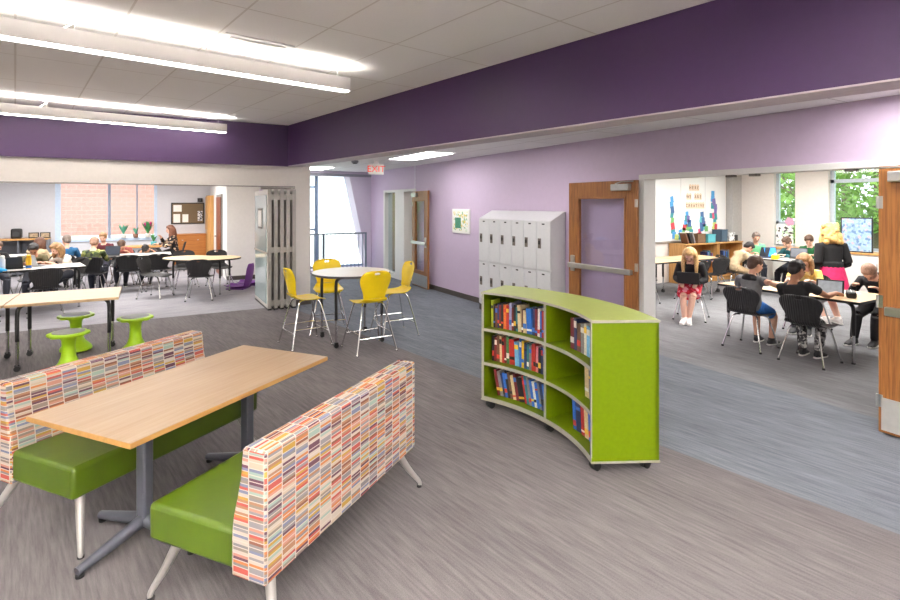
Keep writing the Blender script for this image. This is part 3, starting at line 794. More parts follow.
def act_table(name, label, cat, loc, rz, w, d, h, topm, edgem, group=None, legs=None, poly=None, casters=True, th=.03):
    t = thing(name, label, cat, loc, rz, group)
    P = poly or [(-w / 2, -d / 2), (w / 2, -d / 2), (w / 2, d / 2), (-w / 2, d / 2)]
    m = M(); m.prism(P, h - th, h - .001); m.build('table_edge', edgem, t, bevel=.004)
    m = M(); m.prism([(x * .994, y * .994) for x, y in P], h - .002, h + .001); m.build('table_top', topm, t)
    for x, y in legs or [(sx * (w / 2 - .10), sy * (d / 2 - .10)) for sx in (-1, 1) for sy in (-1, 1)]:
        ix, iy = x * .86, y * .86
        m = M(); m.tube([(ix, iy, h - th), (x * .95, y * .95, h - th - .02), (x, y, h - .12), (x, y, .33)], .021, 10, 4); g = m.build('leg', BLACKM, t, smooth=True)
        m = M(); m.tube([(x, y, .36), (x, y, .06 if casters else .01)], .017, 10); m.build('leg_extension', CHROME, g, smooth=True)
        m = M()
        if casters: m.cbox((x, y, .06), (.045, .03, .03)); m.tube([(x, y - .022, .032), (x, y + .022, .032)], .031, 14)
        else: m.lathe([(.022, 0), (.022, .012), (.014, .02)], 12, (x, y, 0))
        m.build('caster' if casters else 'glide', BLACKM, g)
    return t
TAN = wood('tan_laminate', (222, 190, 148), (208, 174, 130), .4, 'X', 3, 14, .6)
TANE = mat('tan_edge', (196, 164, 124), .5)
DKE = mat('black_edge', (30, 29, 30), .5)
act_table('activity_table', 'tan rectangular table on black wheeled legs beside the green wobble stools', 'table', (-.83, 7.715, 0), 0, 1.05, .90, .755, TAN, TANE, 'tan tables pushed end to end')
act_table('activity_table', 'tan rectangular table cut by the left edge, end to end with its twin', 'table', (-1.89, 7.715, 0), 0, 1.05, .90, .755, TAN, TANE, 'tan tables pushed end to end')

# green wobble stools
LIME = mat('lime_plastic', (164, 208, 20), .4, var=.04)
PAD = mat('grey_pad', (142, 146, 140), .7)
def stool(label, x, y, src=None):
    if src: return dup(src, label, (x, y, 0))
    t = thing('wobble_stool', label, 'stool', (x, y, 0), 0, 'lime green wobble stools')
    m = M(); m.lathe([(.17, .022), (.172, .045), (.155, .075), (.10, .13), (.07, .20), (.060, .30), (.066, .38), (.09, .415)], 32); m.build('base', LIME, t, smooth=True)
    m = M(); m.lathe([(.05, 0), (.13, .006), (.172, .026), (.165, .034)], 32); m.build('rocker_ring', BLACKP, t, smooth=True)
    wob = lambda a, z: 1 + .045 * math.cos(8 * a)
    m = M(); m.lathe([(.07, .41), (.15, .425), (.182, .43), (.19, .448), (.182, .462), (.155, .466)], 64, wob=wob); m.build('seat', LIME, t, smooth=True)
    m = M(); m.lathe([(.150, .4655), (.148, .472), (.10, .474)], 32); m.build('seat_pad', PAD, t, smooth=True)
    return t
s0 = stool('lime green wobble stool nearest the striped bench back, in front of its neighbour', -.75, 6.95)
stool('lime green wobble stool just behind another, under the table end', -.79, 8.02, s0)
stool('lime green wobble stool standing alone right of the tan table', -.14, 7.50, s0)

# ---------------------------------------------------------------- lockers
LOCK = mat('locker_paint', (214, 214, 216), .42, var=.02)
LOCKG = mat('locker_gap', (120, 120, 124), .6)
t = thing('locker_bank', 'bank of pale grey two-tier lockers with sloping top against the lilac wall', 'lockers', (5.352, 6.77, 0), 90)
# local x runs along the wall (+y in the room), local y points into the wall's back
W6, D = .316 * 6, .288
m = M(); m.box(-W6 / 2, W6 / 2, -.0, D - .012, .0, .10); m.build('plinth', BASE, t)
m = M(); m.box(-W6 / 2, W6 / 2, 0, D - .02, .10, 1.60); m.build('body', [LOCK], t)
m = M(); m.prism([(0, 1.60), (D, 1.60), (0, 1.745)], -W6 / 2 - .005, W6 / 2 + .005, 'YZ'); m.build('sloping_top', LOCK, t)
for c in range(6):
    for r in range(2):
        x0, x1 = -W6 / 2 + .316 * c + .004, -W6 / 2 + .316 * (c + 1) - .004; z0, z1 = (.115, .85) if r == 0 else (.865, 1.595)
        m = M(); m.box(x0, x1, D - .018, D, z0, z1); d = m.build('door', LOCK, t, bevel=.004)
        hx = x1 - .07
        zc = z0 + .40
        m = M(); m.box(hx - .036, hx + .036, D - .001, D + .004, zc - .075, zc + .075); m.cur = 1; m.box(hx - .012, hx + .012, D + .004, D + .016, zc - .015, zc + .04); m.build('handle', [mat('handle_bronze', (116, 108, 100), .4, .3), BLACKM], d, bevel=.002)
        m = M(); m.box((x0 + x1) / 2 - .03, (x0 + x1) / 2 + .03, D, D + .002, z1 - .05, z1 - .03); m.build('number_plate', BLACKM, d)

# ---------------------------------------------------------------- wooden doors standing open
def wood_door(label, hx, hy, rz, w, flip=False, kick=None, h=2.14):
    """Hinge edge at local x = 0, leaf towards +x, visible face at local y < 0."""
    t = thing('wooden_door', label, 'door', (hx, hy, .012), rz)
    st = .17
    m = M()
    m.box(0, st, -.022, .022, 0, h); m.box(w - st, w, -.022, .022, 0, h); m.box(st, w - st, -.022, .022, h - .21, h); m.box(st, w - st, -.022, .022, 0, .34)
    m.build('leaf', OAK, t, bevel=.003)
    m = M(); m.box(st - .01, w - st + .01, -.004, .004, .33, h - .20); m.build('glass_pane', GLASSB, t)
    m = M()
    for x0, x1, z0, z1 in ((st, st + .02, .34, h - .21), (w - st - .02, w - st, .34, h - .21), (st, w - st, .34, .36), (st, w - st, h - .23, h - .21)): m.box(x0, x1, -.028, .028, z0, z1)
    m.build('glazing_bead', OAK, t)
    m = M(); m.box(.06, w - .03, -.085, -.050, .95, 1.02); b = m.build('push_bar', STEEL, t, bevel=.008, smooth=True)
    for x in (.06, w - .10):
        m = M(); m.box(x, x + .05, -.055, -.022, .955, 1.015); m.build('bracket', STEEL, b, bevel=.004)
    m = M(); m.box(w - .12, w - .05, -.045, -.022, .90, 1.12); m.build('latch_case', STEEL, b, bevel=.004)
    m = M(); m.box(.08, .36, -.085, -.022, h - .13, h - .045); c = m.build('door_closer', STEEL, t, bevel=.008)
    m = M(); m.tube([(.30, -.06, h - .04), (.18, -.09, h - .02), (.02, -.06, h - .015)], .008, 6); m.build('arm', STEEL, c)
    if kick:
        m = M(); m.box(.02, w - .02, -.026, -.0225, .02, .28); m.build('kick_plate', kick, t)
    for z in (.25, 1.05, 1.85):
        m = M(); m.tube([(-.008, -.022, z - .05), (-.008, -.022, z + .05)], .010, 8); m.box(-.012, .03, -.0235, -.021, z - .05, z + .05); m.build('hinge', STEEL, t)
    if flip:
        for o in [t, *t.children, *[g for q in t.children for g in q.children]]:
            if o.type == 'MESH':
                for v in o.data.vertices: v.co.y = -v.co.y
                o.data.flip_normals()
    return t
KP = mat('kick_plate_white', (206, 204, 200), .3, .3)
wood_door('open oak door with tall glass and push bar, folded flat beside the lockers', 5.26, 4.42, 92, 1.16, True, KP)
wood_door('open oak door with white kick plate cut by the right edge of the room', 5.13, 1.90, 268, 1.13, kick=KP)
wood_door('far open oak door with glass and push bar at the end of the corridor', 5.30, 10.86, 265.5, .92, kick=STEEL)

# ---------------------------------------------------------------- corridor end
t = thing('railing', 'grey metal guard railing with thin balusters in front of the corridor end window', 'railing', (4.0, 13.2, 0))
RAIL = mat('railing_grey', (120, 130, 146), .4, .4)
m = M(); m.box(-1.2, 1.06, -.022, .022, 1.075, 1.11); m.build('top_rail', RAIL, t)
m = M(); m.box(-1.2, 1.06, -.015, .015, .08, .105); m.build('bottom_rail', RAIL, t)
for x in (-1.2, -.10, 1.04):
    m = M(); m.box(x - .02, x + .02, -.02, .02, 0, 1.08); m.build('post', RAIL, t)
for k in range(20):
    x = -1.1 + k * .108
    m = M(); m.tube([(x, 0, .1), (x, 0, 1.08)], .012, 6); m.build('baluster', RAIL, t)

# notice on the lilac wall
t = thing('framed_notice', 'small white framed notice with green panel on the lilac wall by the lockers', 'poster', (LX, 8.79, 1.28), 90)
m = M(); m.box(-.325, .325, .0, .03, 0, .48); m.build('frame', PAPER, t, bevel=.006)
NOT = blotch('notice_print', [(240, 238, 230), (236, 236, 226), (226, 206, 120), (238, 238, 232), (150, 190, 150), (240, 240, 236)], 30)
m = M(); m.box(-.27, .27, .03, .033, .05, .43); m.build('print', NOT, t)
m = M(); m.box(-.02, .20, .033, .035, .10, .31); m.build('green_panel', mat('notice_green', (70, 140, 110), .6, var=.3, scale=40), t)

# ---------------------------------------------------------------- folding partition parked at the pier
PANEL = mat('partition_vinyl', (206, 202, 196), .5, var=.02)
ALU = mat('partition_aluminium', (168, 164, 158), .4, .4)
GB = glass('glass_board', (196, 222, 220), .25)
GBS = mat('glass_board_backing', (186, 206, 206), .15, var=.05, coat=.6)
t = thing('folding_partition', 'stacked folding partition wall panels parked beside the white pier', 'partition wall', (1.80, 9.43, 0))
m = M(); m.box(-.02, .52, .55, .75, 2.135, 2.165); m.build('carrier', ALU, t)
for k in range(5):
    x = .105 * k
    m = M(); m.box(x, x + .055, .0, 1.27, .03, 2.10); p = m.build('panel', PANEL, t, bevel=.004)
    m = M(); m.box(x - .004, x + .059, -.012, .004, .03, 2.12); m.build('edge_profile', ALU, p)
    if k < 4:
        for z in (.12, 1.05, 1.98):
            m = M(); m.box(x + .055, x + .105, .002, .02, z - .05, z + .05); m.build('hinge', ALU, p)
    m = M(); m.box(x - .004, x + .058, .0, 1.27, 0, .03); m.build('floor_seal', BLACKP, p)
m = M(); m.box(-.012, -.001, .09, 1.20, .10, 2.02); m.build('glass_board', GBS, t)
m = M(); m.box(-.02, -.001, .02, 1.25, .98, 1.01); m.build('pen_ledge', ALU, t)
m = M(); m.box(-.02, -.012, .45, .85, 1.40, 1.78); p = m.build('notice_frame', BLACKM, t)
m = M(); m.box(-.022, -.019, .49, .81, 1.44, 1.74); m.build('notice', PAPER, p)

# ---------------------------------------------------------------- classroom chairs and tables
bch = make_chair('classroom_chair', 'x', 'chair', .44, BLACKRIB, CHROME, .235, k=1.1, bz=.88)
used = [False]
def black_chair(x, y, face, label, group=None):
    """face: direction the sitter looks, degrees from +x."""
    rz = face - 90
    if not used[0]:
        used[0] = True; o = bch; o.location = (x, y, 0); o.rotation_euler = (0, 0, R(rz)); o['label'] = label
    else: o = dup(bch, label, (x, y, 0), rz)
    o['group'] = group or 'black classroom chairs'
    return o

# right classroom
WHT = mat('white_laminate', (222, 218, 212), .35, var=.02)
act_table('classroom_table', 'tan table with black edge by the open oak door, tablet and pencil case on it', 'table', (6.95 + .45, 2.76 + .85, 0), 0, .90, 1.70, .735, TAN, DKE, casters=False)
act_table('classroom_table', 'dark-edged white table with laptops at the middle of the right classroom', 'table', (11.35, 5.95, 0), 0, .80, 1.30, .735, WHT, DKE, casters=False)
act_table('classroom_table', 'tan table just inside the doorway in front of the whiteboard, behind the blonde girl', 'table', (8.65, 6.95, 0), 0, 1.2, .75, .735, TAN, DKE)
act_table('classroom_table', 'tan table in front of the low bookshelves, right of its twin', 'table', (9.90, 6.95, 0), 0, 1.25, .75, .735, TAN, DKE)
black_chair(7.62, 5.34, 208, 'black chair under the blonde girl reading a laptop')
black_chair(6.75, 3.88, 4, 'black ribbed chair with its back turned, under the boy in grey beside the doorway')
black_chair(6.73, 3.17, 3, 'black ribbed chair with its back turned, nearest the open oak door')
black_chair(9.80, 6.42, 80, 'empty black chair at the tan table in front of the bookshelves')
black_chair(9.18, 6.40, 95, 'empty black chair at the tan table, half hidden by the blonde girl with the laptop')
black_chair(7.98, 6.62, 10, 'empty chair at the left end of the tan table just inside the doorway')
black_chair(10.55, 6.42, -25, 'black chair under the boy in tan leaning over a laptop')
black_chair(12.0, 5.96, 168, 'black chair under the boy in teal by the window')
black_chair(12.62, 5.92, 190, 'black chair under the boy in dark green beside the window')
black_chair(12.35, 7.0, 225, 'black chair under the grey-haired child far back by the column')
black_chair(8.42, 4.0, 188, 'black chair under the girl in yellow')
black_chair(8.46, 3.12, 172, 'black chair under the child in a black hood at the tan table')

# low bookshelves under the whiteboard
def low_shelf(label, x0, x1, y0=7.66, y1=8.09, h=.93, src=None):
    t = thing('low_bookshelf', label, 'bookshelf', ((x0 + x1) / 2, (y0 + y1) / 2, 0), 0, 'low oak bookshelves')
    w, d = (x1 - x0) / 2, (y1 - y0) / 2
    m = M(); m.box(-w - .02, w + .02, -d - .02, d, h - .03, h); m.build('top', OAKL, t, bevel=.004)
    for sx in (-1, 1):
        m = M(); m.box(sx * w - .012, sx * w + .012, -d, d, 0, h - .03); m.build('side_panel', OAKL, t)
    m = M(); m.box(-w, w, d - .02, d, 0, h - .03); m.build('back_panel', OAKL, t)
    for z in (.08, .46):
        m = M(); m.box(-w + .012, w - .012, -d + .01, d - .02, z, z + .022); m.build('shelf', OAKL, t)
    m = M(); m.box(-w, w, -d + .02, d, 0, .08); m.build('plinth', OAKL, t)
    return t
low_shelf('low oak bookshelf under the coloured letter collage, left of its twin', 10.72, 11.96)
low_shelf('low oak bookshelf reaching the grey column, right of its twin', 12.02, 12.97)
def shelf_books(x0, z, cols, where, hmin=.18, hmax=.26, y=7.72, lean=0, rz=0):
    x = x0
    for i, c in enumerate(cols):
        th = rb.uniform(.022, .04); h = rb.uniform(hmin, hmax)
        m = M(); m.box(-th / 2, th / 2, 0, .18, 0, h); m.cur = 1; m.box(-th / 2 + .002, th / 2 - .002, .004, .17, h, h + .001)
        o = m.build('book', [BCM[c], PAGES]); o.location = (x + th / 2, y, z + .001); x += th + .003
        tag(o, f'{c} book, {ORD[i]} from the left {where}', 'book', f'books {where}')
    return x
shelf_books(11.62, .482, ['navy blue', 'blue', 'grey', 'teal', 'navy blue', 'dark red', 'blue'], 'in the low bookshelf under the collage')
shelf_books(12.25, .482, ['navy blue', 'blue', 'grey', 'black', 'blue', 'navy blue', 'teal', 'grey'], 'in the low bookshelf by the column')
for i, (x, c, tl) in enumerate([(10.86, 'brown', .42), (10.98, 'black', .40), (11.10, 'grey', .38)]):
    m = M(); m.box(-.02, .02, 0, .17, 0, .27); m.cur = 1; m.box(-.017, .017, .004, .16, .27, .271)
    o = m.build('book', [BCM[c], PAGES]); o.location = (x + .1, 7.74, .94); o.rotation_euler = (0, -tl, 0)
    tag(o, f'{c} book leaning on top of the left low bookshelf under the collage', 'book', 'books leaning on the low bookshelf')
def crate(label, x, y, z, w, d, h, mt, inner=True, rz=0):
    t = thing('storage_bin', label, 'bin', (x, y, z), rz)
    m = M(); m.box(-w / 2, w / 2, -d / 2, d / 2, 0, .008); m.box(-w / 2, w / 2, -d / 2, -d / 2 + .008, 0, h); m.box(-w / 2, w / 2, d / 2 - .008, d / 2, 0, h); m.box(-w / 2, -w / 2 + .008, -d / 2, d / 2, 0, h); m.box(w / 2 - .008, w / 2, -d / 2, d / 2, 0, h); m.build('body', mt, t)
    m = M(); m.box(-w / 2 - .008, w / 2 + .008, -d / 2 - .008, -d / 2, h - .02, h); m.box(-w / 2 - .008, w / 2 + .008, d / 2, d / 2 + .008, h - .02, h); m.box(-w / 2 - .008, -w / 2, -d / 2, d / 2, h - .02, h); m.box(w / 2, w / 2 + .008, -d / 2, d / 2, h - .02, h); m.build('rim', mt, t)
    return t
AQUA = mat('aqua_plastic', (92, 178, 190), .4)
crate('brown wicker bin on top of the left low bookshelf', 11.42, 7.85, .93, .30, .26, .22, mat('wicker_brown', (122, 94, 70), .8, var=.3, scale=80))
crate('aqua bin standing beside the wicker one on the low bookshelf', 11.75, 7.80, .93, .30, .24, .20, AQUA)
crate('dark blue-grey bin on top of the low bookshelves under the tall paper letter', 12.34, 7.85, .93, .26, .24, .30, mat('slate_plastic', (70, 92, 112), .5))
crate('white printed box beside the slate bin on the low bookshelf', 12.68, 7.85, .93, .24, .2, .22, blotch('printed_box', [(230, 230, 230), (190, 196, 200), (120, 120, 126), (236, 236, 236)], 24))
t = thing('speaker', 'small black cube speaker on the right end of the low bookshelves', 'speaker', (12.92, 7.85, .93))
m = M(); m.box(-.07, .07, -.07, .07, 0, .15); m.build('cabinet', BLACKP, t, bevel=.01); m = M(); m.tube([(0, -.072, .075), (0, -.068, .075)], .05, 20); m.build('grille', mat('grille_grey', (60, 60, 62), .8), t)

# whiteboard wall with paper display
YW = 8.107
t = thing('whiteboard', 'large white marker board covering the far side wall of the right classroom', 'whiteboard', (10.2, YW - .001, .98))
m = M(); m.box(-2.8, 2.75, -.015, 0, 0, 1.62); m.build('panel', mat('marker_board', (240, 240, 240), .2, var=.01, coat=.3), t)
m = M()
for x in (-.35, .95, 1.9): m.box(x - .006, x + .006, -.018, -.014, 0, 1.62)
m.build('panel_joint', mat('joint_mid', (190, 190, 192), .5), t)
m = M(); m.box(-2.8, 2.75, -.06, 0, -.03, 0); m.build('pen_tray', ALU, t)
INK = mat('marker_ink', (130, 150, 150), .6)
m = M(); rk = random.Random(9)
for r, (zz, n, x0) in enumerate([(.64, 3, -.02), (.52, 6, -.10), (.44, 9, -.12), (.28, 7, -.05)]):
    for k in range(n):
        x = x0 - .55 + k * .085
        m.tube([(x, -.017, zz), (x + .02, -.017, zz + rk.uniform(.02, .06)), (x + .05, -.017, zz + rk.uniform(-.01, .03))], .004, 4)
m.build('handwriting', INK, t)
CREAM = mat('letter_card', (232, 206, 180), .7)
LET = mat('letter_brown', (96, 72, 60), .6)
def letter_row(body, xc, z, step=.155, sz=.155):
    n = len(body); k = 0
    for i, ch in enumerate(body):
        if ch == ' ': continue
        x = xc + (i - (n - 1) / 2) * step
        o = thing('letter_card', f'cream card with the letter {ch} in the {"top" if z > 2.2 else "middle" if z > 1.95 else "bottom"} row on the whiteboard, card {ORD[i] if True else ""} across', 'letter card', (x, YW - .016, z), 0, f'letter cards in the row {body.lower()}')
        m = M(); m.prism([(-.043, -.08), (.043, -.08), (.043, .06), (0, .085), (-.043, .06)], -.003, 0, 'XZ'); m.build('card', CREAM, o)
        text('lettering', ch, sz, LET, o, (0, -.004, -.01), (R(90), 0, 0), .001)
letter_row('HERE', 11.66, 2.27, .10, .11); letter_row('WE ARE', 11.66, 2.05, .10, .11); letter_row('CREATIVE', 11.70, 1.83, .092, .11)
PC = [mat('card_' + n, c, .6, var=.25, scale=40) for n, c in (('teal', (60, 150, 160)), ('blue', (80, 160, 220)), ('navy', (70, 110, 160)), ('pink', (226, 92, 124)), ('green', (120, 180, 110)), ('lime', (200, 214, 120)), ('red', (206, 70, 80)), ('violet', (120, 110, 170)), ('aqua', (110, 190, 200)))]
def collage(label, cells, x0, z0, sx=.13, sz=.155):
    t = thing('paper_collage', label, 'paper collage', (x0, YW - .016, z0), 0)
    for i, (a, b) in enumerate(cells):
        w, h = rk.uniform(.055, .075), rk.uniform(.065, .09); an = rk.uniform(-12, 12)
        m = M(); m.cbox((a * sx, -.002 - .0015 * (i % 3), b * sz), (w * 2, .002, h * 2), ry=an); m.build('picture_card', PC[rk.randrange(len(PC))], t)
collage('tall curved strip of coloured picture cards at the left of the whiteboard display', [(0, 8.6), (-.1, 7.6), (.1, 6.6), (0, 5.6), (.1, 4.4), (.2, 3.4), (.3, 2.5), (.6, 1.6), (1.3, 1.2), (2.1, 1.3), (2.4, 2.0)], 10.82, .92, sz=.122)
collage('coloured picture cards forming a letter under the cream words, left one', [(1.2, 5.4), (1.0, 4.6), (1.5, 4.5), (.8, 3.6), (.4, 2.8), (1.9, 3.6), (2.1, 2.6), (.2, 2.0), (2.4, 1.7), (1.2, 2.8)], 11.23, .95, sz=.122)
collage('coloured picture cards forming a letter under the cream words, right one', [(1.2, 5.2), (.9, 4.3), (1.5, 4.2), (1.0, 3.5), (1.7, 3.4), (1.0, 2.6), (.5, 1.8), (2.0, 2.8), (2.5, 2.4), (.3, 1.0)], 11.82, .95, sz=.122)
collage('tall column of coloured picture cards at the right of the whiteboard display', [(.9, 9.2), (.8, 8.2), (1.2, 7.6), (.8, 6.8), (1.7, 6.6), (1.7, 5.8), (.4, 4.8), (1.2, 4.8), (1.8, 4.6), (1.5, 3.9), (1.4, 2.9), (1.8, 2.4), (1.3, 2.0)], 12.30, .97, sz=.125)

# window counter of the right classroom with poster and lamp
t = thing('window_counter', 'low white cabinet with oak top under the right classroom windows', 'cabinet', (13.15, 4.9, 0))
m = M(); m.box(-.22, .25, -1.9, 2.0, .0, .80); m.build('body', WHT, t)
m = M(); m.box(-.26, .25, -1.92, 2.02, .80, .835); m.build('counter_top', OAKL, t, bevel=.004)
for k in range(4):
    y = -1.85 + k * .97
    m = M(); m.box(-.235, -.22, y, y + .93, .08, .78); d = m.build('door', WHT, t, bevel=.003)
    m = M(); m.box(-.25, -.235, y + .80, y + .82, .5, .64); m.build('handle', STEEL, d)
t = thing('framed_poster', 'pale blue poster in a black frame standing on the counter at the big window', 'poster', (13.02, 5.22, .836), 90)
POST = blotch('poster_print', [(150, 178, 204), (156, 182, 206), (146, 172, 200), (104, 132, 168), (152, 180, 204), (186, 168, 172), (158, 184, 208), (130, 156, 186)], 24)
m = M(); m.box(-.29, .29, .0, .03, 0, .74); m.build('frame', BLACKM, t, bevel=.004); m = M(); m.box(-.265, .265, .03, .034, .025, .715); m.build('print', POST, t)
t = thing('table_lamp', 'small cream cylinder lamp on the window counter beside the poster', 'lamp', (12.98, 4.72, .835))
m = M(); m.lathe([(.10, .04), (.10, .30), (.095, .31)], 24); m.build('shade', mat('lamp_shade', (246, 232, 206), .6, emit=.5), t, smooth=True); m = M(); m.lathe([(.07, 0), (.07, .02), (.02, .03), (.02, .05)], 20); m.build('base', OAKL, t, smooth=True)
crate('small grey tray of papers on the window counter right of the lamp', 12.98, 4.42, .835, .26, .3, .09, mat('tray_grey', (120, 122, 126), .5))
m = M()
t = thing('window_picture', 'sheet of black and white drawings with a pink flower taped low on the narrow window', 'picture', (13.38, 6.86, .88), 90)
m = M(); m.box(-.20, .20, .0, .006, 0, .50); m.build('sheet', blotch('window_drawing', [(240, 240, 240), (250, 250, 250), (236, 240, 240), (80, 80, 80), (245, 245, 245), (190, 220, 190)], 22), t)
m = M(); m.lathe([(.05, 0), (.10, .004), (.05, .010)], 16, wob=lambda a, z: 1 + .15 * math.cos(5 * a)); q = m.build('flower', mat('pink_paper', (236, 170, 200), .7), t); q.rotation_euler = (R(-90), 0, 0); q.location = (-.12, .012, .56)

# items on the tables
def laptop(label, x, y, z, face, lid=None, scr=None, open_=105, w=.30, d=.205, group=None):
    """face: direction from the screen towards its user, degrees."""
    t = thing('laptop', label, 'laptop', (x, y, z), face + 90, group)
    body = lid or BLACKP
    m = M(); m.box(-w / 2, w / 2, -d / 2, d / 2, 0, .014); b = m.build('keyboard_base', body, t, bevel=.003)
    m = M(); m.box(-w / 2 + .02, w / 2 - .02, -.02, d / 2 - .02, .014, .0155); m.build('keys', mat('keys_dark', (24, 24, 26), .6), b)
    a = R(open_ - 90); ux, uz = math.sin(a), math.cos(a)
    mx = Matrix.Translation((0, d / 2, .012)) @ Matrix.Rotation(-a, 4, 'X')
    m = M(); m.box(-w / 2, w / 2, -.004, .004, 0, d, mx); l_ = m.build('lid', body, t, bevel=.002)
    m = M(); m.box(-w / 2 + .012, w / 2 - .012, -.0055, -.0045, .012, d - .012, mx); m.build('screen', scr or mat('screen_dark', (60, 66, 78), .2), l_)
    return t
SCRB = mat('screen_blue', (60, 140, 220), .2, var=.3, scale=20, emit=.6)
SCRG = mat('screen_grey', (150, 158, 164), .2, var=.2, scale=20, emit=.35)
NAVY = mat('navy_case', (44, 62, 96), .45)
SILV = mat('silver_case', (176, 178, 182), .3, .5)
laptop('navy laptop with its lid toward the room in front of the boy in tan', 11.12, 6.22, .736, 150, NAVY)
laptop('small laptop with glowing blue screen in front of the boy in teal', 11.30, 5.98, .736, 250, BLACKP, SCRB)
laptop('dark laptop with bent back screen by the window, behind the boy in teal', 11.55, 5.66, .736, 200, BLACKP)
t = thing('tissue_box', 'small yellow box on the laptop table', 'box', (11.08, 5.86, .736), 20)
m = M(); m.box(-.10, .10, -.06, .06, 0, .085); m.build('carton', mat('yellow_card', (236, 206, 30), .5), t, bevel=.004); m = M(); m.tube([(0, 0, .08), (.01, .0, .12)], [.03, .015], 8); m.build('tissue', PAPER, t)
t = thing('tablet', 'grey tablet in a black case propped upright on the tan table by the door', 'tablet', (7.20, 3.17, .736), 290)
mx = Matrix.Rotation(R(-24), 4, 'X')
m = M(); m.box(-.14, .14, -.006, .006, .0, .20, mx); m.build('case', BLACKP, t, bevel=.004); m = M(); m.box(-.12, .12, -.0075, -.006, .018, .182, mx); m.build('screen', SCRG, t); m = M(); m.box(-.10, .10, .0, .10, 0, .006); m.build('stand', BLACKP, t)
t = thing('pencil_case', 'black and orange pencil case on the corner of the tan table', 'pencil case', (7.28, 2.98, .736), 25)
m = M(); m.box(-.12, .12, -.05, .05, 0, .075); m.build('pouch', BLACKP, t, bevel=.022, seg=3, smooth=True); m = M(); m.box(.0, .115, -.053, -.045, .012, .06); m.build('patch', mat('orange_cloth', (226, 96, 40), .7), t); m = M(); m.box(-.11, .11, -.004, .004, .074, .078); m.build('zip', STEEL, t)
for i, (x, y, a) in enumerate([(7.35, 3.35, 20), (7.50, 3.55, -15), (7.62, 3.20, 40)]):
    m = M(); m.cbox((0, 0, .002), (.22, .30, .004), a); o = m.build('paper_sheet', PAPER, loc=(x, y, .736 + .0005)); tag(o, 'loose white paper sheet lying on the tan table by the open oak door', 'paper', 'papers on the tan table by the door')

# left classroom
act_table('classroom_table', 'white table with black edge nearest in the left classroom, bottles and laptop on it', 'table', (-1.98, 11.62, 0), 12, 1.9, .75, .735, WHT, DKE, casters=False)
act_table('classroom_table', 'white table with black edge farther back in the left classroom, before the windows', 'table', (-.30, 13.60, 0), 0, 1.5, .75, .735, WHT, DKE, casters=False)
act_table('classroom_table', 'white table at the back left of the left classroom under the windows', 'table', (-2.0, 14.6, 0), 0, 1.5, .7, .735, WHT, DKE, casters=False)
kp = [(.80 * math.cos(a), .56 * math.sin(a) * (1 if math.sin(a) < 0 else 1 - .35 * math.exp(-(math.cos(a) * 3) ** 2))) for a in [2 * math.pi * k / 40 for k in range(40)]]
act_table('kidney_table', 'kidney shaped maple table on black legs in the left classroom', 'table', (.98, 12.10, 0), -34, 1.8, 1.2, .735, MAPLEX, DKE, poly=kp, legs=[(-.50, -.22), (.50, -.22), (-.46, .26), (.46, .26)], casters=False)
black_chair(.88, 11.24, 78, 'dark chair with its back turned in front of the kidney table', None)
black_chair(.12, 11.92, -32, 'black chair seen side on at the left end of the kidney table')
black_chair(1.40, 12.82, -80, 'black chair behind the right end of the kidney table by the purple floor seats')
black_chair(.72, 13.1, -85, 'black chair on the far side of the kidney table')
black_chair(-1.34, 12.40, 222, 'black chair under the fair child in white at the near white table')
black_chair(-1.86, 12.46, 266, 'black chair under the dark haired boy in olive at the near white table')
black_chair(-2.30, 10.82, 100, 'empty black chair tucked under the near white table, left one')
black_chair(-1.50, 10.98, 100, 'empty black chair tucked under the near white table, right one')
black_chair(-.98, 12.84, 82, 'black chair under the child in the camouflage shirt')
black_chair(-.35, 12.95, 88, 'empty black chair with its back turned at the farther white table, left one')
black_chair(.20, 12.98, 88, 'empty black chair with its back turned at the farther white table, right one')
black_chair(-.52, 14.26, 268, 'black chair under the brown haired child bent over the farther white table')
black_chair(.02, 14.26, 262, 'black chair under the dark haired child at the right of the farther table')
black_chair(-.92, 14.95, 260, 'black chair under the child in dark red by the windows')
black_chair(-1.52, 13.75, 80, 'black chair under the child in blue behind the fair child')
black_chair(-2.05, 13.72, 60, 'black chair under the blurred brown haired child')
black_chair(-2.62, 13.30, -60, 'black chair under the child cut by the left edge of the picture')
black_chair(.62, 16.45, 180, 'black office style chair behind the teacher at the desk')

laptop('black laptop standing open on the near white table behind the bottles', -2.02, 11.62, .736, 85, BLACKP)
laptop('silver laptop in front of the fair child in white', -1.70, 11.86, .736, 35, SILV, SCRG)
laptop('black laptop seen from behind on the farther white table', -.72, 13.36, .736, 250, BLACKP)
def bottle(label, x, y, z, h, r, lower, upper, band=None):
    t = thing('water_bottle', label, 'bottle', (x, y, z))
    m = M(); m.lathe([(r * .9, 0), (r, .01), (r, h * .72), (r * .8, h * .80)], 20); m.build('body', lower, t, smooth=True)
    m = M(); m.lathe([(r * .8, h * .78), (r * .82, h * .95), (r * .5, h)], 20); m.build('cap', upper, t, smooth=True)
    if band: m = M(); m.lathe([(r * 1.02, .012), (r * 1.02, h * .25)], 20); m.build('sleeve', band, t, smooth=True)
bottle('white water bottle on the near white table at the left edge', -2.14, 11.40, .736, .25, .042, mat('white_plastic', (226, 226, 228), .3), PAPER)
bottle('yellow water bottle with a blue foot on the near white table', -1.80, 11.47, .736, .24, .042, mat('yellow_bottle', (240, 186, 30), .35), mat('yellow_cap', (230, 170, 20), .4), mat('blue_band', (40, 100, 180), .4))
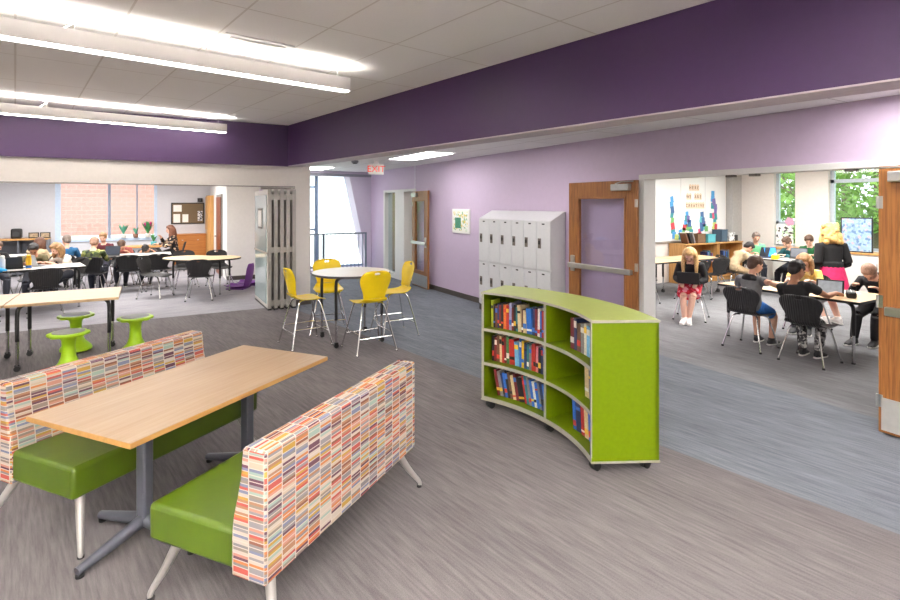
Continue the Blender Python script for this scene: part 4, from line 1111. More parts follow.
# jacket heaped on the table corner
m = M(); rj = random.Random(2)
m.loft([((-.26, 0, .03), (0, 1, 0), (0, 0, 1), .12, .03), ((-.12, .02, .05), (0, 1, 0), (0, 0, 1), .17, .055), ((.04, 0, .045), (0, 1, 0), (0, 0, 1), .15, .05), ((.16, -.02, .03), (0, 1, 0), (0, 0, 1), .10, .03), ((.24, -.03, .015), (0, 1, 0), (0, 0, 1), .05, .014)], 16)
m.tube([(-.1, -.1, .06), (.05, -.2, .05), (.18, -.16, .03)], [.05, .045, .035], 10, 3)
o = m.build('jacket', mat('bright_blue_cloth', (40, 160, 222), .8, var=.2, scale=9, bump=.4), loc=(-2.30, 11.30, .725), rz=10, voxel=.012, smooth=True)
tag(o, 'bright blue jacket heaped on the near white table at the left edge', 'jacket')
for i, (x, y, a) in enumerate([(-.10, 13.5, 8), (.15, 13.55, -20), (-1.45, 11.62, 15)]):
    m = M(); m.cbox((0, 0, .002), (.21, .29, .004), a); o = m.build('paper_sheet', PAPER, loc=(x, y, .7365))
    tag(o, 'white paper sheet on the near white table beside the silver laptop' if i == 2 else 'white paper sheet on the farther white table in the left classroom', 'paper', 'papers on the farther table' if i < 2 else None)

# back wall of the left classroom
t = thing('bulletin_board', 'brown bulletin board in a black frame with white papers on the back wall', 'bulletin board', (1.03, BY, 1.27))
m = M(); m.box(-.45, .45, -.03, 0, 0, .64); m.build('frame', BLACKM, t, bevel=.004)
m = M(); m.box(-.42, .42, -.034, -.03, .03, .61); m.build('cork', mat('cork_brown', (120, 102, 78), .9, var=.15, scale=60), t)
for x, z, w, h in ((-.28, .47, .22, .2), (-.30, .17, .18, .26), (-.07, .17, .16, .24), (.33, .24, .13, .30)):
    m = M(); m.box(x - w / 2, x + w / 2, -.036, -.034, z - h / 2, z + h / 2); m.build('paper', PAPER if x < .2 else blotch('photo_sheet', [(230, 230, 230), (60, 60, 64), (180, 180, 184)], 30), t)
t = thing('wall_camera', 'small black device on the wall above the bulletin board corner', 'device', (1.36, BY, 1.93))
m = M(); m.box(-.07, .07, -.05, 0, 0, .12); m.build('housing', BLACKP, t, bevel=.01); m = M(); m.tube([(0, -.06, .06), (0, -.045, .06)], .03, 16); m.build('lens', mat('lens_grey', (70, 70, 76), .2), t)
t = thing('credenza', 'low honey oak cabinet on the back wall under the bulletin board', 'cabinet', (1.10, 17.36, 0))
m = M(); m.box(-.46, .38, -.24, .23, 0, .95); m.build('body', wood('honey_oak', (196, 128, 62), (176, 108, 48), .45, 'X', 4, 10), t)
m = M(); m.box(-.48, .39, -.26, .235, .95, .98); m.build('top', MATS['honey_oak'], t, bevel=.004)
for x0 in (-.45, -.04):
    m = M(); m.box(x0, x0 + .42, -.255, -.24, .06, .92); d = m.build('door', MATS['honey_oak'], t, bevel=.003); m = M(); m.box(x0 + .19, x0 + .23, -.27, -.255, .80, .82); m.build('handle', STEEL, d)
t = thing('tall_cabinet', 'tall pale oak storage cabinet beside the white closet wall', 'cabinet', (1.505, 17.0, 0))
m = M(); m.box(0, .148, -.36, .35, 0, 2.12); m.build('body', OAKL, t)
for y0 in (-.35, .01):
    m = M(); m.box(-.018, 0, y0, y0 + .34, .08, 2.08); d = m.build('door', OAKL, t, bevel=.003); m = M(); m.box(-.03, -.018, y0 + .15, y0 + .19, 1.0, 1.12); m.build('handle', STEEL, d)
t = thing('closet_door', 'reddish brown wooden door in the white closet wall of the left classroom', 'door', (1.64, 15.1, 0))
m = M(); m.box(-.02, .012, -.55, .55, .0, 2.12); m.build('frame', mat('frame_grey', (130, 126, 122), .5), t)
m = M(); m.box(-.035, -.02, -.48, .48, .01, 2.05); d = m.build('leaf', wood('red_oak', (132, 66, 30), (104, 48, 22), .4, 'Z', 5, 14), t); m = M(); m.ball((-.06, .40, 1.0), .03); m.build('knob', STEEL, d, smooth=True)
t = thing('floor_seat', 'purple legless floor seat with upright back, leaning against the closet wall', 'floor chair', (2.02, 12.75, 0), 62, 'purple floor seats')
VIO = mat('purple_plastic', (112, 48, 140), .45)
m = shell([(-.22, .03, .20), (-.1, .015, .24), (.08, .015, .25), (.2, .03, .22), (.26, .06, .16)], 0, .05); m.build('seat', VIO, t, smooth=True, solid=.012, sub=1)
m = shell([(-.22, .04, .19), (-.26, .16, .2), (-.29, .32, .21), (-.31, .48, .2), (-.32, .56, .13)], .04, 0); m.build('backrest', VIO, t, smooth=True, solid=.012, sub=1)
m = M(); m.box(-.2, .2, -.2, .2, 0, .02); m.build('rocker_base', VIO, t, bevel=.008)
dup(t, 'purple legless floor seat in front of its twin, nearer the folding partition', (1.72, 12.30, 0), 58)

t = thing('low_bookshelf', 'grey low bookshelf with oak top under the left part of the back wall', 'bookshelf', (-2.9, 17.3, 0))
GREYC = mat('grey_cabinet', (112, 114, 122), .5)
m = M(); m.box(-.62, .62, -.24, .27, .93, .97); m.build('top', OAKL, t, bevel=.004)
for x in (-.6, 0, .6):
    m = M(); m.box(x - .012, x + .012, -.22, .26, 0, .93); m.build('side_panel', GREYC, t)
m = M(); m.box(-.6, .6, .24, .26, 0, .93); m.build('back_panel', GREYC, t)
for z in (.06, .48):
    m = M(); m.box(-.6, .6, -.22, .25, z, z + .02); m.build('shelf', GREYC, t)
t = thing('speaker', 'black speaker on the grey bookshelf at the left edge of the back wall', 'speaker', (-2.95, 17.25, .97))
m = M(); m.box(-.11, .11, -.1, .1, 0, .26); m.build('cabinet', BLACKP, t, bevel=.04, seg=3, smooth=True); m = M(); m.tube([(0, -.102, .12), (0, -.098, .12)], .07, 20); m.build('grille', MATS['grille_grey'], t)
for x, lb in ((-2.60, 'left'), (-2.36, 'right')):
    t = thing('picture_frame', f'small dark picture frame on the grey bookshelf beside the speaker, {lb} one', 'picture frame', (x, 17.25, .971))
    m = M(); m.box(-.11, .11, -.012, .012, 0, .15); m.build('frame', BLACKM, t); m = M(); m.box(-.085, .085, -.015, -.012, .025, .125); m.build('picture', mat('photo_tan', (170, 150, 124), .5, var=.4, scale=20), t)
t = thing('teacher_desk', 'grey desk with oak top in front of the teacher, plants on it', 'desk', (-.12, 16.35, 0))
m = M(); m.box(-.55, .42, -.3, .3, .70, .74); m.build('desk_top', OAKL, t, bevel=.004); m = M(); m.box(-.5, .38, -.28, -.25, .05, .70); m.build('modesty_panel', mat('desk_grey', (150, 154, 162), .5), t)
for x in (-.5, .36):
    m = M(); m.box(x, x + .03, -.28, .28, 0, .70); m.build('side_panel', MATS['desk_grey'], t)
m = M(); m.box(.12, .36, -.25, .2, .25, .68); m.build('drawer_unit', MATS['desk_grey'], t)
def plant(label, x, y, z, h, n, col, pot, flower=None, seed=1):
    t = thing('potted_plant', label, 'plant', (x, y, z)); rp = random.Random(seed)
    m = M(); m.lathe([(.05, 0), (.065, .02), (.075, .10), (.068, .105)], 20); m.build('pot', pot, t, smooth=True)
    m = M()
    for k in range(n):
        a = rp.uniform(0, 6.28); l_ = h * rp.uniform(.5, 1); q = rp.uniform(.25, .7)
        c = Vector((0, 0, .09)); e = Vector((math.cos(a) * l_ * q, math.sin(a) * l_ * q, .09 + l_)); p = Vector((-math.sin(a), math.cos(a), 0)); w = .022 + .012 * rp.random()
        md = c * .4 + e * .6 + Vector((0, 0, .03))
        m.add([c - p * .004, c + p * .004, md + p * w, e, md - p * w], [(0, 1, 2, 3, 4)])
    m.build('leaves', col, t)
    if flower:
        for k in range(4):
            a = rp.uniform(0, 6.28); m = M(); m.ball((math.cos(a) * .07, math.sin(a) * .07, .09 + h * rp.uniform(.4, .8)), (.045, .045, .04), 10); m.build('blossom', flower, t, smooth=True)
PLG = mat('plant_green', (70, 140, 84), .6, var=.2); PLL = mat('plant_teal', (90, 170, 140), .6, var=.2)
plant('leafy green plant in a white pot on the left of the teacher desk', -.62, 17.52, .90, .34, 16, PLL, PAPER, None, 2)
plant('bushy plant with magenta blossoms in front of the window by the teacher', -.02, 17.52, .90, .42, 26, PLG, PAPER, mat('magenta_petals', (196, 40, 120), .6), 5)
plant('low green plant in a teal pot on the desk beside the teacher', .12, 16.35, .74, .26, 16, PLG, AQUA, None, 9)
plant('small teal leaved plant on the window sill between two others', -.32, 17.52, .90, .25, 12, PLL, mat('pot_clay', (150, 110, 90), .7), None, 12)

# side room glimpsed past the far doorway
t = thing('credenza', 'honey oak cabinet in the room behind the far corridor doorway', 'cabinet', (7.6, 12.55, 0))
m = M(); m.box(-.3, .3, -.9, .9, 0, 1.0); m.build('body', OAKL, t)
for y0 in (-.88, .01):
    m = M(); m.box(-.315, -.3, y0, y0 + .86, .06, .96); d = m.build('door', OAKL, t, bevel=.003); m = M(); m.box(-.33, -.315, y0 + .4, y0 + .44, .8, .82); m.build('handle', STEEL, d)
crate('blue bin on the floor of the room behind the far doorway', 6.9, 12.1, 0, .4, .4, .4, mat('blue_bin', (40, 90, 170), .5))
t = thing('wall_board', 'pale board with dark rails on the wall of the room behind the far doorway', 'board', (8.0, 12.0, 1.1), 90)
m = M(); m.box(-1.2, 1.2, 0, .02, 0, .95); m.build('panel', mat('board_cream', (228, 222, 208), .6), t); m = M(); m.box(-1.2, 1.2, 0, .03, -.04, 0); m.box(-1.2, 1.2, 0, .03, .95, .99); m.build('rail', BASE, t)

# ---------------------------------------------------------------- people
SKIN = [mat('skin_fair', (226, 180, 156), .55, var=.04), mat('skin_light', (214, 164, 138), .55, var=.04), mat('skin_tan', (176, 124, 94), .55, var=.04)]
def hair_mat(n, c): return mat('hair_' + n, c, .55, var=.28, scale=55, bump=.5)
HB, HBK, HBL, HDB, HGY = hair_mat('brown', (84, 60, 44)), hair_mat('black', (32, 26, 26)), hair_mat('blonde', (206, 168, 112)), hair_mat('dark_blonde', (150, 112, 72)), hair_mat('ash', (122, 108, 100))
EYE = mat('eye_dark', (38, 30, 28), .2); LIP = mat('lips', (186, 104, 96), .5)
def ik(a, b, l1, l2, pole):
    d = b - a; L = min(d.length, (l1 + l2) * .995); d.normalize(); b = a + d * L
    q = (l1 * l1 - l2 * l2 + L * L) / (2 * L); h = math.sqrt(max(l1 * l1 - q * q, 0))
    p = pole - d * pole.dot(d); p.normalize()
    return a + d * q + p * h, b
V = Vector
def person(label, x, y, face, S=1.35, seat=.468, lean=12, side=0, twist=0, pitch=20, yaw=0, hands=((-.16, .36, .80), (.16, .36, .80)), feet=None, skin=0,
           hair=HB, style='short', top=None, sleeve=1.0, bottom=None, bottoms='long', shoes=None, cat='person', stand=False, hood=None, skirt=None, sole=True, poles=None):
    """One continuous body, with hair, garments and shoes as its children; local +y is where it faces."""
    t = thing('person', label, cat, (x, y, 0), face - 90)
    k = S / 1.35; hk = k * (.90 if S > 1.55 else 1.0)
    hz = (seat + .085 * k) if not stand else .505 * S
    P = V((0, 0, hz)); le, si, tw = R(lean), R(side), R(twist)
    up = V((math.sin(si), math.sin(le), math.cos(le) * math.cos(si))).normalized()
    rt = V((math.cos(tw), math.sin(tw), 0)); rt = (rt - up * rt.dot(up)).normalized(); fw = up.cross(rt).normalized()
    rt0 = V((1, 0, 0)); fw0 = V((0, 1, 0))
    TL = (.36 if not stand else .375) * k
    at = lambda f: P + V((0, 0, 1)).lerp(up, min(1, max(0, f * 1.6))) * (TL * f)
    body = M()
    def torso(mm, gx, gy, f0, f1, extra=0):
        prof = [(-.20, .105, .078), (-.05, .122, .092), (.12, .116, .088), (.35, .106, .078), (.58, .115, .082), (.80, .132, .086), (.93, .118, .074), (1.0, .072, .056), (1.08, .045, .044)]
        rings = []
        for f, rx, ry in prof:
            if f0 - 1e-6 <= f <= f1 + 1e-6:
                w = min(1, max(0, f)); X = rt0.lerp(rt, w).normalized(); Y = fw0.lerp(fw, w).normalized()
                c = at(f) if f > 0 else P + V((0, 0, f * TL))
                rings.append((c, X, Y, rx * k + gx, ry * k + gy))
        mm.loft(rings, 16)
    torso(body, 0, 0, -.2, 1.08)
    nb = at(1.0)
    # head
    hp = R(pitch); Mh = Matrix((rt, fw, up)).transposed().to_4x4() @ Matrix.Rotation(R(yaw), 4, 'Z') @ Matrix.Rotation(-hp, 4, 'X')
    Mh3 = Mh.to_3x3(); neck_top = at(1.08) + up * .015 * k
    hc = neck_top + Mh3 @ V((0, .014, .112)) * hk
    H = lambda a, b, c: hc + Mh3 @ (V((a, b, c)) * hk)
    body.tube([at(.95), at(1.08), H(0, -.012, -.045)], [.05 * k, .043 * k, .044 * hk], 12)
    body.ball(H(0, -.006, .022), (.070 * hk, .086 * hk, .090 * hk), 16, Mh3)
    body.ball(H(0, .018, -.030), (.058 * hk, .066 * hk, .074 * hk), 16, Mh3)
    body.ball(H(0, .046, -.078), (.026 * hk, .024 * hk, .022 * hk), 10, Mh3)
    body.tube([H(0, .078, .012), H(0, .094, -.020), H(0, .084, -.030)], [.009 * hk, .0135 * hk, .009 * hk], 8)
    for s in (-1, 1):
        body.ball(H(s * .071, -.008, -.006), (.010 * hk, .018 * hk, .027 * hk), 8, Mh3)
        body.ball(H(s * .036, .062, -.026), (.018 * hk, .016 * hk, .018 * hk), 8, Mh3)
    body.tube([H(-.030, .072, .022), H(0, .082, .024), H(.030, .072, .022)], .009 * hk, 6)
    for s in (-1, 1):
        m = M(); m.ball(H(s * .029, .079, .004), (.0105 * hk, .006 * hk, .007 * hk), 10, Mh3); e_ = m.build('eye', EYE, t, smooth=True)
    m = M(); m.tube([H(-.021, .074, -.052), H(0, .0825, -.053), H(.021, .074, -.052)], [.003 * hk, .006 * hk, .003 * hk], 8); m.build('mouth', LIP, t, smooth=True)
    # arms and hands
    arms = []
    for s, tgt, i in ((-1, hands[0], 0), (1, hands[1], 1)):
        sh = at(.86) + rt * (s * .150 * k)
        pole = poles[i] if poles else V((s * .5, -.5, -.8))
        el, wr = ik(sh, V(tgt), .225 * k, .205 * k, V(pole))
        arms.append((sh, el, wr, s))
        body.tube([at(.84) + rt * (s * .08 * k), sh, sh.lerp(el, .5), el], [.05 * k, .047 * k, .038 * k, .032 * k], 12)
        body.tube([el, el.lerp(wr, .35), wr], [.032 * k, .033 * k, .022 * k], 12)
        d = (wr - el).normalized(); n = V((0, 0, 1)); n = (n - d * n.dot(d)).normalized(); a = d.cross(n)       # d along the hand, n its back, a across
        d = (d - n * .25).normalized()
        hw = k * 1.0
        body.loft([(wr - d * .01 * hw, a, n, .020 * hw, .016 * hw), (wr + d * .025 * hw, a, n, .029 * hw, .014 * hw), (wr + d * .062 * hw, a, n, .033 * hw, .012 * hw), (wr + d * .070 * hw, a, n, .028 * hw, .010 * hw)], 12)
        for j, ln in ((-1.5, .85), (-.5, .98), (.5, 1.0), (1.5, .80)):
            b = wr + d * .060 * hw + a * (j * .0165 * hw)
            body.tube([b, b + (d * .030 - n * .008 + a * j * .002) * ln * hw, b + (d * .048 - n * .024 + a * j * .003) * ln * hw, b + (d * .054 - n * .040) * ln * hw], [.0085 * hw, .008 * hw, .0072 * hw, .006 * hw], 8)
        th = -s if True else s
        b = wr + d * .012 * hw + a * (.020 * hw * (1 if a.dot(rt) * s < 0 else -1)); o_ = a * (1 if a.dot(rt) * s < 0 else -1)
        body.tube([b, b + (d * .022 + o_ * .020 - n * .008) * hw, b + (d * .045 + o_ * .024 - n * .018) * hw], [.0105 * hw, .0095 * hw, .007 * hw], 8)
    # legs
    legs = []
    for s, i in ((-1, 0), (1, 1)):
        hip = P + V((s * .072 * k, .01, -.02))
        if stand: an = V((s * .075 * k + (feet[i][0] if feet else 0), (feet[i][1] if feet else 0), .075 * k)); pole = V((s * .1, 1, 0))
        else: an = V(((feet[i][0] if feet else s * .08), (feet[i][1] if feet else .36), (feet[i][2] if feet and len(feet[i]) > 2 else .07))); pole = V((s * .15, .6, 1))
        kn, an = ik(hip, an, (.345 if not stand else .36) * k, (.325 if not stand else .34) * k, pole)
        sh = (an - kn).normalized(); fd = V((s * .12, 1, 0)); fd = (fd - V((0, 0, 1)) * 0).normalized(); fx = fd.cross(V((0, 0, 1)))
        legs.append((hip, kn, an, fd, fx))
        body.tube([hip, hip.lerp(kn, .5), kn], [.078 * k, .066 * k, .048 * k], 12)
        body.tube([kn, kn.lerp(an, .32), an], [.047 * k, .047 * k, .031 * k], 12)
        fl = lambda c, w, h: (V((c[0], c[1], 0)), )
        base = an - V((0, 0, .058 * k))
        body.loft([(base + fd * -.045 * k + V((0, 0, .030 * k)), fx, V((0, 0, 1)), .020 * k, .026 * k), (base + fd * .0 + V((0, 0, .038 * k)), fx, V((0, 0, 1)), .030 * k, .036 * k),
                   (base + fd * .08 * k + V((0, 0, .026 * k)), fx, V((0, 0, 1)), .036 * k, .022 * k), (base + fd * .135 * k + V((0, 0, .018 * k)), fx, V((0, 0, 1)), .022 * k, .012 * k)], 12)
    body.build('body', SKIN[skin], t, voxel=.0075, smooth=True)
    # garments
    top = top or mat('shirt_grey', (130, 130, 132), .85)
    m = M(); torso(m, .011, .011, -.2 if not stand else -.05, .93)
    m.tube([at(.84) - rt * .1 * k, at(.86) + rt * .1 * k], .068 * k, 12)
    m.loft([(at(.90), rt, fw, .105 * k, .072 * k), (at(.985), rt, fw, .066 * k, .060 * k)], 14)
    for sh, el, wr, s in arms:
        if sleeve <= .6: e = sh.lerp(el, sleeve / .5 * .55); m.tube([at(.84) + rt * (s * .07 * k), sh, e], [.060 * k, .060 * k, .052 * k], 12)
        else:
            w = el.lerp(wr, sleeve * .94); m.tube([at(.84) + rt * (s * .07 * k), sh, sh.lerp(el, .5), el], [.060 * k, .060 * k, .052 * k, .047 * k], 12); m.tube([el, el.lerp(w, .4), w], [.047 * k, .046 * k, .036 * k], 12)
    if stand and skirt: m.loft([(at(-.02), rt0, fw0, .137 * k, .112 * k), (at(.3), rt, fw, .128 * k, .105 * k)], 16)
    m.build('jacket' if skirt and stand else 'shirt', top, t, voxel=.011, smooth=True)
    if hood:
        m = M(); m.loft([(at(.86) - fw * .055 * k, rt, fw, .10 * k, .05 * k), (at(.98) - fw * .065 * k, rt, fw, .095 * k, .055 * k), (at(1.08) - fw * .06 * k, rt, fw, .06 * k, .035 * k)], 14); m.build('hood', hood, t, voxel=.012, smooth=True)
    bottom = bottom or mat('trousers_dark', (44, 46, 56), .85)
    if bottoms:
        m = M(); torso(m, .010, .010, -.2, .12)
        fr = {'long': 1.0, 'short': .0, 'shorts': .0}.get(bottoms, 1.0)
        for hip, kn, an, fd, fx in legs:
            if fr: m.tube([hip, hip.lerp(kn, .5), kn], [.090 * k, .078 * k, .060 * k], 12); m.tube([kn, kn.lerp(an, .4), kn.lerp(an, .93)], [.060 * k, .057 * k, .046 * k], 12)
            else: m.tube([hip, hip.lerp(kn, .5), hip.lerp(kn, .82)], [.090 * k, .082 * k, .074 * k], 12)
        m.build('trousers' if fr else 'shorts', bottom, t, voxel=.011, smooth=True)
    if skirt:
        m = M()
        if stand: m.loft([(P + V((0, 0, .10)), rt0, fw0, .125 * k, .10 * k), (P + V((0, 0, -.08)), rt0, fw0, .165 * k, .135 * k), (P + V((0, 0, -.30)), rt0, fw0, .20 * k, .17 * k)], 20)
        else:
            kk = [l[0].lerp(l[1], .85) for l in legs]
            m.loft([(P + V((0, -.02, .06)), rt0, fw0, .13 * k, .10 * k), (P + V((0, .06, .0)), rt0, V((0, .6, .8)), .17 * k, .11 * k), ((kk[0] + kk[1]) / 2, rt0, V((0, .3, .95)), .165 * k, .085 * k)], 18)
        m.build('skirt', skirt, t, voxel=.012, smooth=True)
    shoes = shoes or mat('shoe_black', (34, 34, 36), .6)
    for hip, kn, an, fd, fx in legs:
        b = V((an.x, an.y, an.z - .062 * k)); z = V((0, 0, 1))
        m = M()
        m.loft([(b + fd * -.062 * k + z * .040 * k, fx, z, .022 * k, .034 * k), (b + fd * -.01 * k + z * .046 * k, fx, z, .040 * k, .046 * k), (b + fd * .05 * k + z * .038 * k, fx, z, .043 * k, .036 * k), (b + fd * .11 * k + z * .026 * k, fx, z, .044 * k, .024 * k), (b + fd * .155 * k + z * .018 * k, fx, z, .026 * k, .015 * k)], 14)
        m.tube([an - z * .02, an + z * .028 * k], [.040 * k, .042 * k], 12)
        sh_ = m.build('shoe', shoes, t, voxel=.008, smooth=True)
        if sole:
            m = M(); m.loft([(b + fd * -.066 * k + z * .006, fx, z, .026 * k, .010), (b + fd * 0 + z * .006, fx, z, .042 * k, .010), (b + fd * .11 * k + z * .006, fx, z, .047 * k, .010), (b + fd * .162 * k + z * .008, fx, z, .026 * k, .009)], 12); m.build('sole', mat('sole_white', (222, 220, 214), .6), sh_, smooth=True)
    # hair
    m = M()
    m.ball(H(0, -.020, .036), (.081 * hk, .090 * hk, .090 * hk), 18, Mh3)
    m.ball(H(0, .026, .082), (.060 * hk, .050 * hk, .034 * hk), 14, Mh3)
    m.ball(H(0, -.052, -.012), (.070 * hk, .050 * hk, .066 * hk), 14, Mh3)
    rh = random.Random(len(label))
    if style in ('long', 'bob', 'wavy'):
        n = 13; L = {'long': .30, 'bob': .15, 'wavy': .20}[style]
        for i in range(n):
            a = math.pi * (-.12 + 1.24 * i / (n - 1)); cx, cy = math.cos(a), -math.sin(a)
            p0 = H(cx * .076, cy * .080 - .014, .05); p1 = H(cx * .088, cy * .088 - .014, -.04)
            down = (V((0, 0, -1)) * .75 - up * .25).normalized(); fb = Mh3 @ V((cx, cy, 0))
            wv = .014 if style == 'wavy' else .006
            p2 = p1 + down * L * .45 * hk + fb * (.010 + wv * rh.uniform(-1, 1.4)); p3 = p1 + down * L * rh.uniform(.85, 1.05) * hk + fb * wv * rh.uniform(-1, 1) + (rt * cx * .01)
            m.tube([p0, p1, p2, p3], [.024 * hk, .028 * hk, .026 * hk, .012 * hk], 8, 3)
        if style == 'wavy':
            for i in range(26):
                a = rh.uniform(0, 6.28); m.ball(H(math.cos(a) * .105, -.03 - abs(math.sin(a)) * .085, rh.uniform(-.19, .07)), .040 * hk, 8)
    elif style == 'bun':
        m.ball(H(0, -.12, .05), .036 * hk, 10)
    elif style == 'buzz': pass
    else:
        for i in range(22):
            a = rh.uniform(0, 6.28); z = rh.uniform(.02, .105); q = math.sqrt(max(0, 1 - (z / .13) ** 2))
            yy = math.sin(a) * .082 * q - .018
            if yy > .05 and z < .06: continue
            m.ball(H(math.cos(a) * .074 * q, yy, z), .021 * hk, 8)
    m.build('hair', hair, t, voxel=.008, smooth=True)
    return t

def cl(n, c): return mat('cloth_' + n, c, .85, var=.10, scale=30, bump=.3)
CAMO = blotch('camouflage_cloth', [(66, 78, 44), (120, 128, 70), (40, 46, 36), (160, 160, 92), (86, 92, 56)], 17)
FLORAL = blotch('floral_cloth', [(30, 28, 30), (34, 30, 32), (28, 28, 30), (206, 176, 146), (38, 34, 34), (150, 120, 100)], 26)
PLAID = blotch('checked_cloth', [(70, 70, 72), (190, 188, 184), (40, 40, 42), (130, 128, 126)], 40)
WHITESHOE = mat('shoe_white', (232, 226, 222), .5); REDF = blotch('red_floral', [(200, 40, 60), (222, 60, 84), (236, 160, 170), (190, 30, 50)], 26)

# right classroom
person('blonde girl in a black top and red floral skirt reading a laptop on her lap', 7.62, 5.34, 208, 1.42, lean=12, pitch=34, hands=((-.13, .26, .62), (.13, .26, .62)), feet=((-.02, .44), (.04, .47)), skin=0, hair=HBL, style='long', top=cl('black', (26, 25, 27)), bottom=cl('black', (26, 25, 27)), bottoms=None, skirt=REDF, shoes=WHITESHOE)
person('boy in a grey shirt, dark hood and blue shorts, his arm round his neighbour', 6.77, 3.88, 2, 1.36, lean=3, pitch=16, yaw=-28, hands=((-.16, .30, .76), (.44, -.02, .80)), feet=((-.08, .30), (.10, .30)), skin=1, hair=HB, top=cl('grey', (112, 112, 114)), sleeve=.5, bottom=cl('blue_shorts', (36, 96, 170)), bottoms='short', hood=cl('hood_black', (30, 30, 32)), shoes=mat('shoe_black', (34, 34, 36), .6), poles=(V((-.8, -.4, -.7)), V((.6, -.8, .1))))
person('dark haired child in a black shirt, back turned, nearest the open oak door', 6.63, 3.24, 4, 1.38, lean=5, side=-9, pitch=24, yaw=-20, hands=((-.14, .36, .76), (.24, .40, .80)), feet=((-.08, .30), (.08, .32)), skin=2, hair=HBK, style='short', top=cl('black', (26, 25, 27)), sleeve=.5, bottom=PLAID, shoes=mat('shoe_black', (34, 34, 36), .6))
person('girl with loose fair hair and yellow shirt across the tan table', 8.40, 4.0, 196, 1.36, lean=14, pitch=28, hands=((-.12, .36, .77), (.14, .38, .77)), skin=0, hair=HDB, style='bob', top=blotch('yellow_print', [(236, 206, 110), (240, 222, 150), (226, 190, 96), (246, 232, 180)], 20), sleeve=.5)
person('child in a black hooded top, head down, close to the oak door', 8.44, 3.12, 178, 1.38, lean=26, pitch=38, hands=((-.14, .38, .77), (.15, .34, .78)), skin=1, hair=hair_mat('cropped', (150, 116, 96)), style='buzz', top=cl('hood_black', (30, 30, 32)), bottom=cl('black', (26, 25, 27)), hood=cl('hood_black', (30, 30, 32)), feet=((-.06, .30), (.12, .42)))
person('standing woman with wavy blonde hair, black jacket and pink dress, seen from behind', 9.12, 3.98, 58, 1.62, lean=4, pitch=14, stand=True, hands=((-.19, .22, .84), (.20, .20, .86)), poles=(V((-.22, -.8, -.5)), V((.22, -.8, -.5))), skin=0, hair=hair_mat('golden', (214, 172, 104)), style='wavy', top=cl('black', (26, 25, 27)), bottoms=None, skirt=mat('pink_cloth', (222, 44, 104), .8, var=.15, scale=20), shoes=WHITESHOE)
person('boy in a tan shirt with dark hair leaning across the laptop table from the left', 10.55, 6.42, -25, 1.40, lean=34, pitch=24, hands=((-.14, .42, .77), (.14, .40, .77)), skin=1, hair=HBK, style='buzz', top=cl('tan', (206, 182, 146)), sleeve=.95, bottom=cl('tan_dark', (186, 160, 124)))
person('boy with brown hair and a teal shirt reaching to his laptop, beside the narrow window', 12.0, 5.96, 165, 1.38, lean=16, pitch=20, hands=((-.14, .42, .79), (.14, .40, .79)), skin=0, hair=HB, top=cl('teal', (30, 86, 92)))
person('boy with brown hair and a dark green shirt looking down between the two windows', 12.62, 5.92, 192, 1.42, lean=8, pitch=30, hands=((-.12, .36, .77), (.12, .36, .77)), skin=0, hair=HB, top=cl('bottle_green', (34, 100, 56)), sleeve=.5)
person('child with ash hair and a mint shirt far back by the grey column', 12.35, 7.0, 225, 1.42, lean=8, pitch=16, hands=((-.1, .30, .74), (.1, .30, .74)), skin=1, hair=HGY, top=cl('mint', (120, 206, 150)), sleeve=.5)
laptop('black laptop lying on the lap of the blonde girl', 7.42, 5.23, .600, 28, BLACKP, open_=118, w=.32)

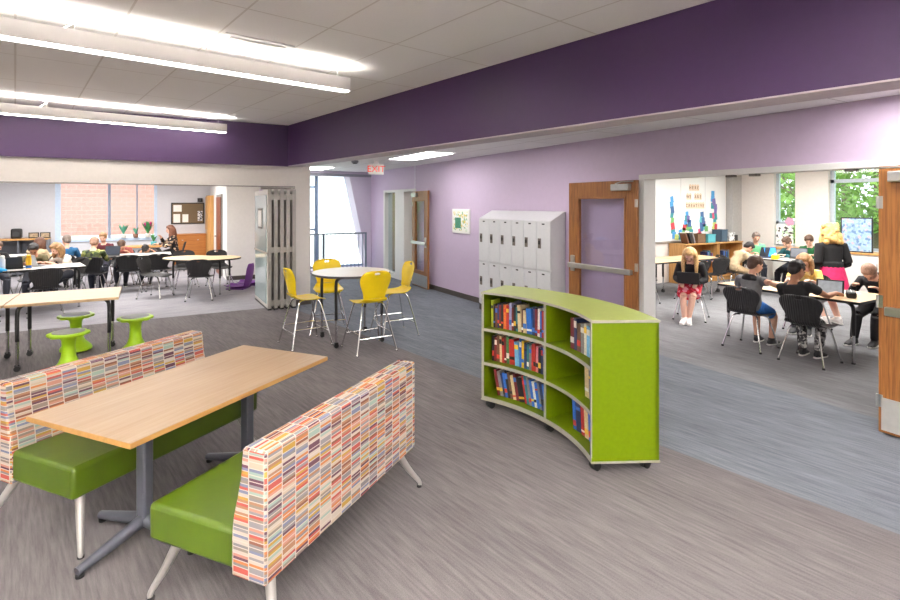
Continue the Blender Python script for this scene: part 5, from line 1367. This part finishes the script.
# left classroom
person('child with dark hair and olive shirt behind the near white table', -1.86, 12.46, 272, 1.36, lean=16, pitch=30, hands=((-.12, .36, .77), (.12, .34, .77)), skin=2, hair=HBK, top=cl('olive', (112, 104, 74)), sleeve=.5)
person('child with fair hair and a white shirt leaning on the near white table in profile', -1.34, 12.40, 222, 1.36, lean=22, pitch=16, hands=((-.10, .40, .77), (.12, .42, .77)), skin=0, hair=HDB, style='bob', top=cl('white', (226, 216, 204)), sleeve=.5)
person('child in a blue shirt sitting behind the fair child in white', -1.52, 13.72, 84, 1.4, lean=8, pitch=12, yaw=30, hands=((-.12, .34, .77), (.12, .34, .77)), skin=1, hair=HGY, style='buzz', top=cl('steel_blue', (40, 96, 140)))
person('child with auburn hair and tan shirt at the back of the left classroom', -2.05, 13.72, 64, 1.36, lean=12, pitch=20, hands=((-.12, .34, .77), (.12, .34, .77)), skin=1, hair=hair_mat('auburn', (96, 60, 42)), style='bob', top=cl('tan', (206, 182, 146)))
person('child in a green camouflage shirt with cropped hair, back turned, in the left classroom', -.98, 12.82, 84, 1.38, lean=10, pitch=14, hands=((-.14, .38, .77), (.14, .38, .77)), skin=1, hair=hair_mat('cropped', (150, 116, 96)), style='buzz', top=CAMO, bottom=cl('navy', (34, 38, 52)))
person('child with brown hair bent low over the farther white table', -.52, 14.24, 268, 1.36, lean=30, pitch=36, hands=((-.13, .30, .77), (.13, .30, .77)), skin=1, hair=HB, style='short', top=cl('pale_red', (170, 96, 90)), sleeve=.5)
person('child with black hair slumped at the right end of the farther white table', .02, 14.24, 258, 1.32, lean=44, pitch=40, hands=((-.16, .34, .77), (.10, .36, .77)), skin=1, hair=HBK, style='short', top=cl('dark_grey', (70, 68, 72)), sleeve=.5)
person('child in a dark red shirt close to the left classroom windows', -.92, 14.95, 262, 1.38, lean=8, pitch=14, hands=((-.13, .30, .74), (.13, .30, .74)), skin=0, hair=HDB, style='short', top=cl('wine', (96, 40, 50)))
person('brown haired child in a dark shirt cut by the left edge of the picture', -2.62, 13.28, -62, 1.36, lean=14, pitch=20, hands=((-.12, .36, .77), (.12, .36, .77)), skin=0, hair=HB, style='short', top=cl('black', (26, 25, 27)), sleeve=.5)
person('woman with reddish brown hair and black floral blouse seated at the teacher desk', .62, 16.42, 182, 1.62, seat=.46, lean=6, pitch=10, hands=((-.14, .40, .78), (.05, .32, .95)), skin=0, hair=hair_mat('chestnut', (110, 68, 48)), style='long', top=FLORAL, bottom=cl('black', (26, 25, 27)))
